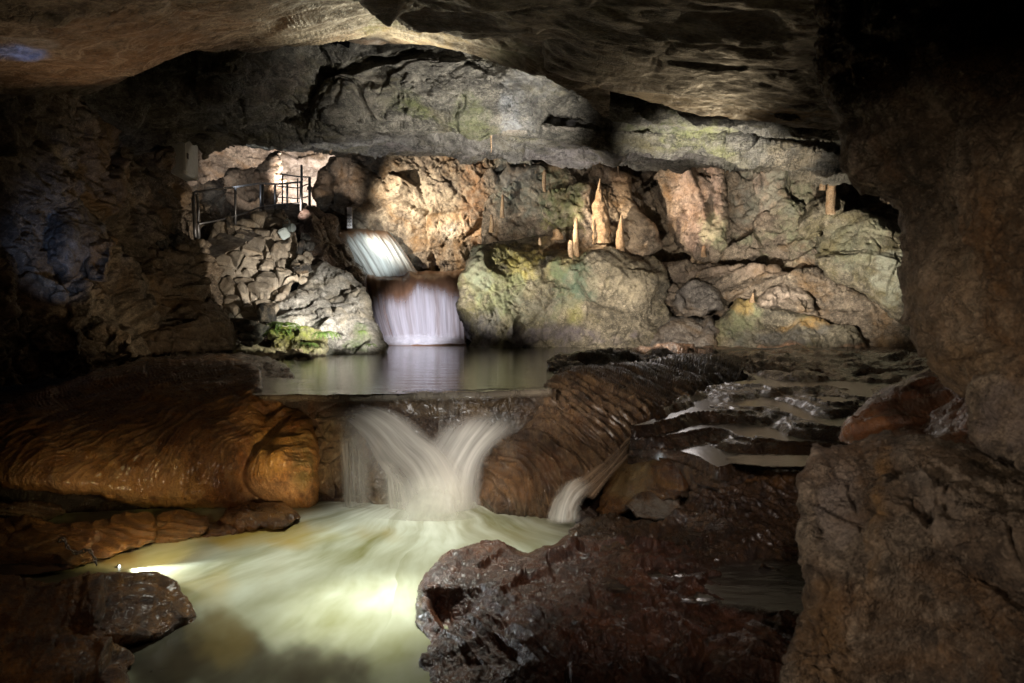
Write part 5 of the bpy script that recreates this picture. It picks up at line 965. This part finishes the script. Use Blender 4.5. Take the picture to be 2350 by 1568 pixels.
# water level gauge
ga = empty('water_gauge', V(802, 524, 20.0)); tag(ga, 'white water-level gauge board with numbers on the rock beside the upper waterfall', 'gauge')
gx0, gx1 = W(796.5, 500, 20.0), W(808, 500, 20.0); gz1, gz0 = W(800, 476, 20.)[2], W(800, 524, 20.)[2]
bm = bmesh.new(); box(bm, ((gx0[0]+gx1[0])/2, 20.0, (gz0+gz1)/2), (gx1[0]-gx0[0], .02, gz1-gz0)); reparent(bm_obj('board', bm, plain('white_enamel', (.75, .7, .72), .5)), ga)
M['ink'] = plain('black_ink', (.03, .03, .03), .6)
for k, t in enumerate(('60', '70', '80', '90')):
    yy = 321.3+(558-21.7*k)*.3513
    zc = W(800, yy, 20.)[2]
    cu = bpy.data.curves.new('number', 'FONT'); cu.body = t; cu.size = .10; cu.align_x = 'CENTER'; cu.align_y = 'CENTER'; cu.extrude = .002
    to = bpy.data.objects.new('number', cu); COL.objects.link(to); to.data.materials.append(M['ink']); to.location = (gx0[0]+.05, 19.984, zc); to.rotation_euler = (R(90), 0, 0); bpy.context.view_layer.update(); me_ = bpy.data.meshes.new_from_object(to.evaluated_get(bpy.context.evaluated_depsgraph_get())); tm = bpy.data.objects.new('number', me_); tm.location = to.location; tm.rotation_euler = to.rotation_euler; bpy.data.objects.remove(to); tm.name = 'number'; COL.objects.link(tm); bpy.context.view_layer.update(); reparent(tm, ga)
    bm = bmesh.new(); box(bm, (gx1[0]-.03, 19.986, zc), (.04, .006, .015)); reparent(bm_obj('tick', bm, M['ink']), ga)

# chain on the rimstone
ch = empty('chain', G(150, 1260, .15)); tag(ch, 'short bright steel chain lying over the ribbed rimstone beside the waterline lamp', 'chain')
cpts = [(136, 1243), (143, 1235), (150, 1241), (152, 1251), (158, 1259), (167, 1266), (176, 1270), (186, 1267), (196, 1263), (205, 1263), (211, 1270), (215, 1279), (219, 1288), (221, 1296)]
for i in range(len(cpts)-1):
    A, B = V(*cpts[i], 4.74), V(*cpts[i+1], 4.74); mid = (A+B)/2; L = (B-A).length; d = (B-A).normalized()
    bm = bmesh.new(); side = d.cross(Vector((0, 1, 0)) if i % 2 else Vector((.3, .6, .75))).normalized()
    pts = []
    for k in range(13):
        a = 2*math.pi*k/12; pts.append(mid+d*math.cos(a)*L*.72+side*math.sin(a)*L*.36)
    tube(bm, pts, .0045, 6, cap=False); reparent(bm_obj('link', bm, M['chain'], smooth=True), ch)

# ferns on the mossy rock
b = NB('fern_green'); nz = b.noise(b.n('ShaderNodeNewGeometry').outputs['Position'], 9, 3)
cF = b.ramp(nz, [(.3, (.05, .10, .02)), (.7, (.17, .24, .06))])
M['fern'] = b.out(b.n('ShaderNodeMixShader', {0: .3, 1: b.n('ShaderNodeBsdfPrincipled', {'Base Color': cF, 'Roughness': .5}).outputs[0], 2: b.n('ShaderNodeBsdfTranslucent', {0: cF}).outputs[0]}).outputs[0])
def fern(label, x, y, Y, n, L, seed, tilt=0.):
    rg = random.Random(seed); bm = bmesh.new(); base = V(x, y, Y); hub = bm.verts.new(base)
    for k in range(n):
        az = rg.uniform(-math.pi, 0)+tilt; l = L*rg.uniform(.6, 1.); dirh = Vector((math.cos(az), math.sin(az)*.6-.2, 0))
        S = 12; sd = dirh.cross(Vector((0, 0, 1))).normalized(); P = [hub]
        for i in range(1, S+1):
            t = i/S; P.append(bm.verts.new(base+dirh*l*t+Vector((0, 0, l*(.9*t-1.15*t*t)))))
        for i in range(S):
            t = (i+.5)/S; w = l*.17*math.sin(math.pi*(t*.85+.12)); c = (P[i].co+P[i+1].co)/2; o_ = dirh*l/S*.3
            for sgn in (-1, 1):
                tip = c+sd*sgn*w+dirh*w*.5+Vector((0, 0, -.25*w))
                bm.faces.new((P[i], P[i+1], bm.verts.new(tip+o_*.2), bm.verts.new(tip-o_*.35)))
    o = bm_obj('fern', bm, M['fern']); return tag(o, label, 'fern', 'ferns and tufts at the lit shore')
fern('pale fern spreading over the left top of the mossy rock', 655, 748, 14.2, 16, .55, 1)
fern('fern at the left shoulder of the mossy rock, lowest on that side', 640, 762, 14.1, 9, .35, 4)
fern('bright green fern hanging from the right edge of the mossy rock', 742, 768, 13.6, 14, .42, 2)
fern('dark green tuft on the front of the mossy rock near the water', 706, 792, 13.3, 14, .32, 3)
fern('small green tuft low on the large sloping boulder near the waterfall foot', 826, 762, 14.3, 8, .22, 5)
fern('tiny green tuft just above the waterline of the large sloping boulder', 850, 792, 14.0, 8, .2, 6)

# lamp at the waterline
lp = empty('pool_lamp', G(284, 1290, .05)); tag(lp, 'small glaring lamp at the waterline on the left of the lower pool', 'lamp')
bm = bmesh.new(); c0 = G(268, 1300, .01); c1 = G(273, 1300, .01); tube(bm, [c0, c0.lerp(c1, .3), c1], [.008, .013, .014], 16); reparent(bm_obj('housing', bm, M['metal'], smooth=True), lp)
bm = bmesh.new(); tube(bm, [c1+Vector((.001, 0, 0)), c1+Vector((.004, 0, 0))], .011, 16); reparent(bm_obj('lens', bm, M['glow']), lp)

# ==================================================================== SPOTS: INFERRED CAVE LAMPS AND ADDED FILLS
def lamp(pos, tgt, power, col, ang=60, blend=.6, rad=.05, name='cave_spot'):
    d = bpy.data.lights.new(name, 'SPOT'); d.energy = power; d.color = col; d.spot_size = R(ang); d.spot_blend = blend; d.shadow_soft_size = rad
    o = bpy.data.objects.new(name, d); COL.objects.link(o); pos = Vector(pos); tgt = Vector(tgt)
    o.location = pos; o.rotation_euler = (tgt-pos).to_track_quat('-Z', 'Y').to_euler(); return o
WARM = (1, .86, .67); NEU = (1, .93, .84); COOL = (.85, .92, 1.); AMB = (1, .62, .25); LAV = (.90, .88, 1.); PINK = (1, .74, .62); BLUE = (.12, .35, 1.); GRN = (.86, 1, .72)
lamp(V(735, 500, 18.0), V(1000, 480, 20.3), 2900, WARM, 74, 1.)
lamp(V(742, 540, 18.0), V(1028, 520, 20.3), 4200, (1, .92, .74), 15, 1.)
lamp(V(660, 500, 17.6), V(775, 430, 21.), 700, (1, .84, .70), 34, 1.)
lamp(V(860, 480, 16.0), V(868, 570, 20.2), 1000, (.92, 1, .98), 34, .9)
lamp(V(905, 700, 15.6), V(965, 735, 19.), 680, LAV, 46, .7)
lamp(V(1080, 735, 11.8), V(775, 705, 15.0), 4600, (1, .95, .86), 32, .9)
lamp(V(860, 700, 12.2), V(690, 775, 14.0), 1000, (1, 1, .84), 32, .8)
lamp(V(1230, 790, 10.5), V(590, 610, 15.6), 1900, (1, .87, .70), 19, .12)
lamp(V(905, 770, 15.2), V(1150, 620, 17.5), 1500, (1, .95, .80), 60, .9)
lamp(V(1070, 480, 15.6), V(1460, 500, 18.8), 3000, (1, .80, .58), 34, .8)
lamp(V(1200, 690, 15.3), V(1220, 310, 16.5), 900, (1, .96, .94), 105, 1.)
lamp(V(800, 640, 15.5), V(820, 320, 16.5), 300, (.9, .92, 1.), 80, 1.)
lamp(V(1330, 760, 12.), V(1340, 670, 17.3), 1700, (1, .90, .74), 44, 1.)
lamp(V(1440, 640, 16.0), V(1625, 460, 18.3), 1000, PINK, 38, .6)
lamp(V(1700, 740, 12.3), V(1880, 560, 16.2), 2700, (1, .91, .76), 64, .9)
lamp(V(1480, 750, 11.5), V(1550, 700, 17.), 1500, (1, .89, .76), 70, .9)
lamp(V(1330, 620, 11.3), V(1050, 210, 12.8), 1500, (1, .96, .88), 74, 1.)
lamp(V(1250, 800, 9.3), V(1080, 220, 12.8), 1200, (1, .96, .88), 50, .9)
lamp(V(1500, 700, 11.), V(1660, 290, 13.), 2300, (1, .95, .86), 60, .9)
lamp(V(1600, 500, 12.6), V(1560, 262, 9.4), 330, (1, .78, .48), 40, 1.)
lamp(V(930, 330, 11.6), V(900, 62, 9.5), 520, (1, .88, .60), 76, 1.)
lamp(V(330, 820, 8.6), V(330, 110, 7.), 150, (1, .68, .42), 70, 1.)
lamp(V(790, 1190, 5.1), V(665, 1040, 6.6), 120, (1, .68, .32), 40, 1.)
lamp(V(300, 1240, 4.4), V(430, 1110, 6.3), 20, (1, .68, .48), 80, .4)
lamp(V(420, 1190, 4.7), V(330, 1225, 5.2), 44, (1, .80, .34), 70, .8)
lamp(G(284, 1291, .05), G(700, 1320, .02), 190, (.9, .97, 1.), 60, .8, .03)
lamp((-1.0, 5.6, 3.2), G(850, 1395, 0), 1050, (.95, 1, .93), 22, 1., .15)  # overhead spot added to make the hot spot on the lower pool
lamp((-1.0, 5.4, 3.3), G(850, 1310, 0), 680, (.97, 1, .88), 64, 1., .15)  # wider overhead spot added to spread light over the pool
lamp((-.4, 2.6, 3.4), V(1000, 1060, 6.7), 1000, (1, .96, .90), 26, 1., .1)
lamp((-.4, 4.0, 1.2), V(1200, 1080, 6.4), 130, (1, .84, .66), 50, 1., .1)
lamp((-.9, 5.8, 1.9), V(1380, 900, 7.2), 170, (1, .86, .72), 46, 1., .1)
lamp(V(1560, 560, 15.3), V(1560, 960, 7.), 80, (1, .93, .90), 36, 1., .4)  # added backlight, gives sheen and glints on the wet terraces
lamp((-2.2, .6, 2.6), V(100, 1400, 3.6), 45, (1, .72, .5), 60, 1., .1)
lamp((1.0, -1.2, 3.0), V(1990, 1230, 2.4), 46, (1, .80, .60), 34, 1., .2)  # unseen fill behind the camera, added for the near right rocks
lamp((-.8, 1.0, 1.3), V(1990, 1230, 2.2), 78, (1, .84, .68), 56, 1., .06)  # added raking spot, brightens the foreground block and brings out its relief
lamp((-.2, .3, 2.2), V(2125, 700, 2.4), 62, (1, .80, .56), 38, 1., .08)
lamp((.6, .5, 3.2), V(1400, 1120, 5.), 300, (1, .85, .76), 42, 1., .2)  # added fill so the brown of the dark terraces shows
lamp(V(175, 720, 8.7), V(140, 540, 10.8), 70, (.3, .5, 1), 44, 1.)
lamp(V(-60, 650, 6.5), V(40, 90, 6.3), 110, BLUE, 14, .9)
lamp(V(690, 430, 23.0), V(700, 400, 26.5), 2600, (1, .88, .80), 130, .9)
lamp(V(735, 395, 22.3), V(735, 345, 21.), 360, COOL, 150, .9)
lamp(V(540, 420, 16.2), V(560, 330, 18), 200, COOL, 110, .9)
lamp(V(560, 600, 13.6), V(437, 360, 15.2), 70, NEU, 12, .6)  # narrow spot added to brighten the cabinet
lamp(V(585, 470, 20.6), V(565, 400, 22.), 80, NEU, 90, .9)
lamp(V(560, 820, 9.4), V(300, 560, 13.), 110, (1, .78, .5), 76, 1.)

w = bpy.data.worlds.new('World'); sc.world = w; w.use_nodes = True
w.node_tree.nodes['Background'].inputs[0].default_value = (.9, .85, 1, 1); w.node_tree.nodes['Background'].inputs[1].default_value = .0015

cam = bpy.data.cameras.new('camera'); co_ = bpy.data.objects.new('camera', cam); COL.objects.link(co_); sc.camera = co_
co_.location = (0, 0, CZ); co_.rotation_euler = (R(90)-PITCH, 0, 0); cam.lens = 24.; cam.sensor_width = 36; cam.clip_end = 200; cam.clip_start = .02
cam.dof.use_dof = True; cam.dof.focus_distance = 12; cam.dof.aperture_fstop = 3.6
sc.view_settings.view_transform = 'Standard'; sc.view_settings.look = 'None'; sc.view_settings.exposure = 0
sc.render.engine = 'CYCLES'; sc.cycles.use_denoising = True; sc.cycles.max_bounces = 6; sc.cycles.diffuse_bounces = 3; sc.cycles.transparent_max_bounces = 12
sc.cycles.sample_clamp_indirect = 4
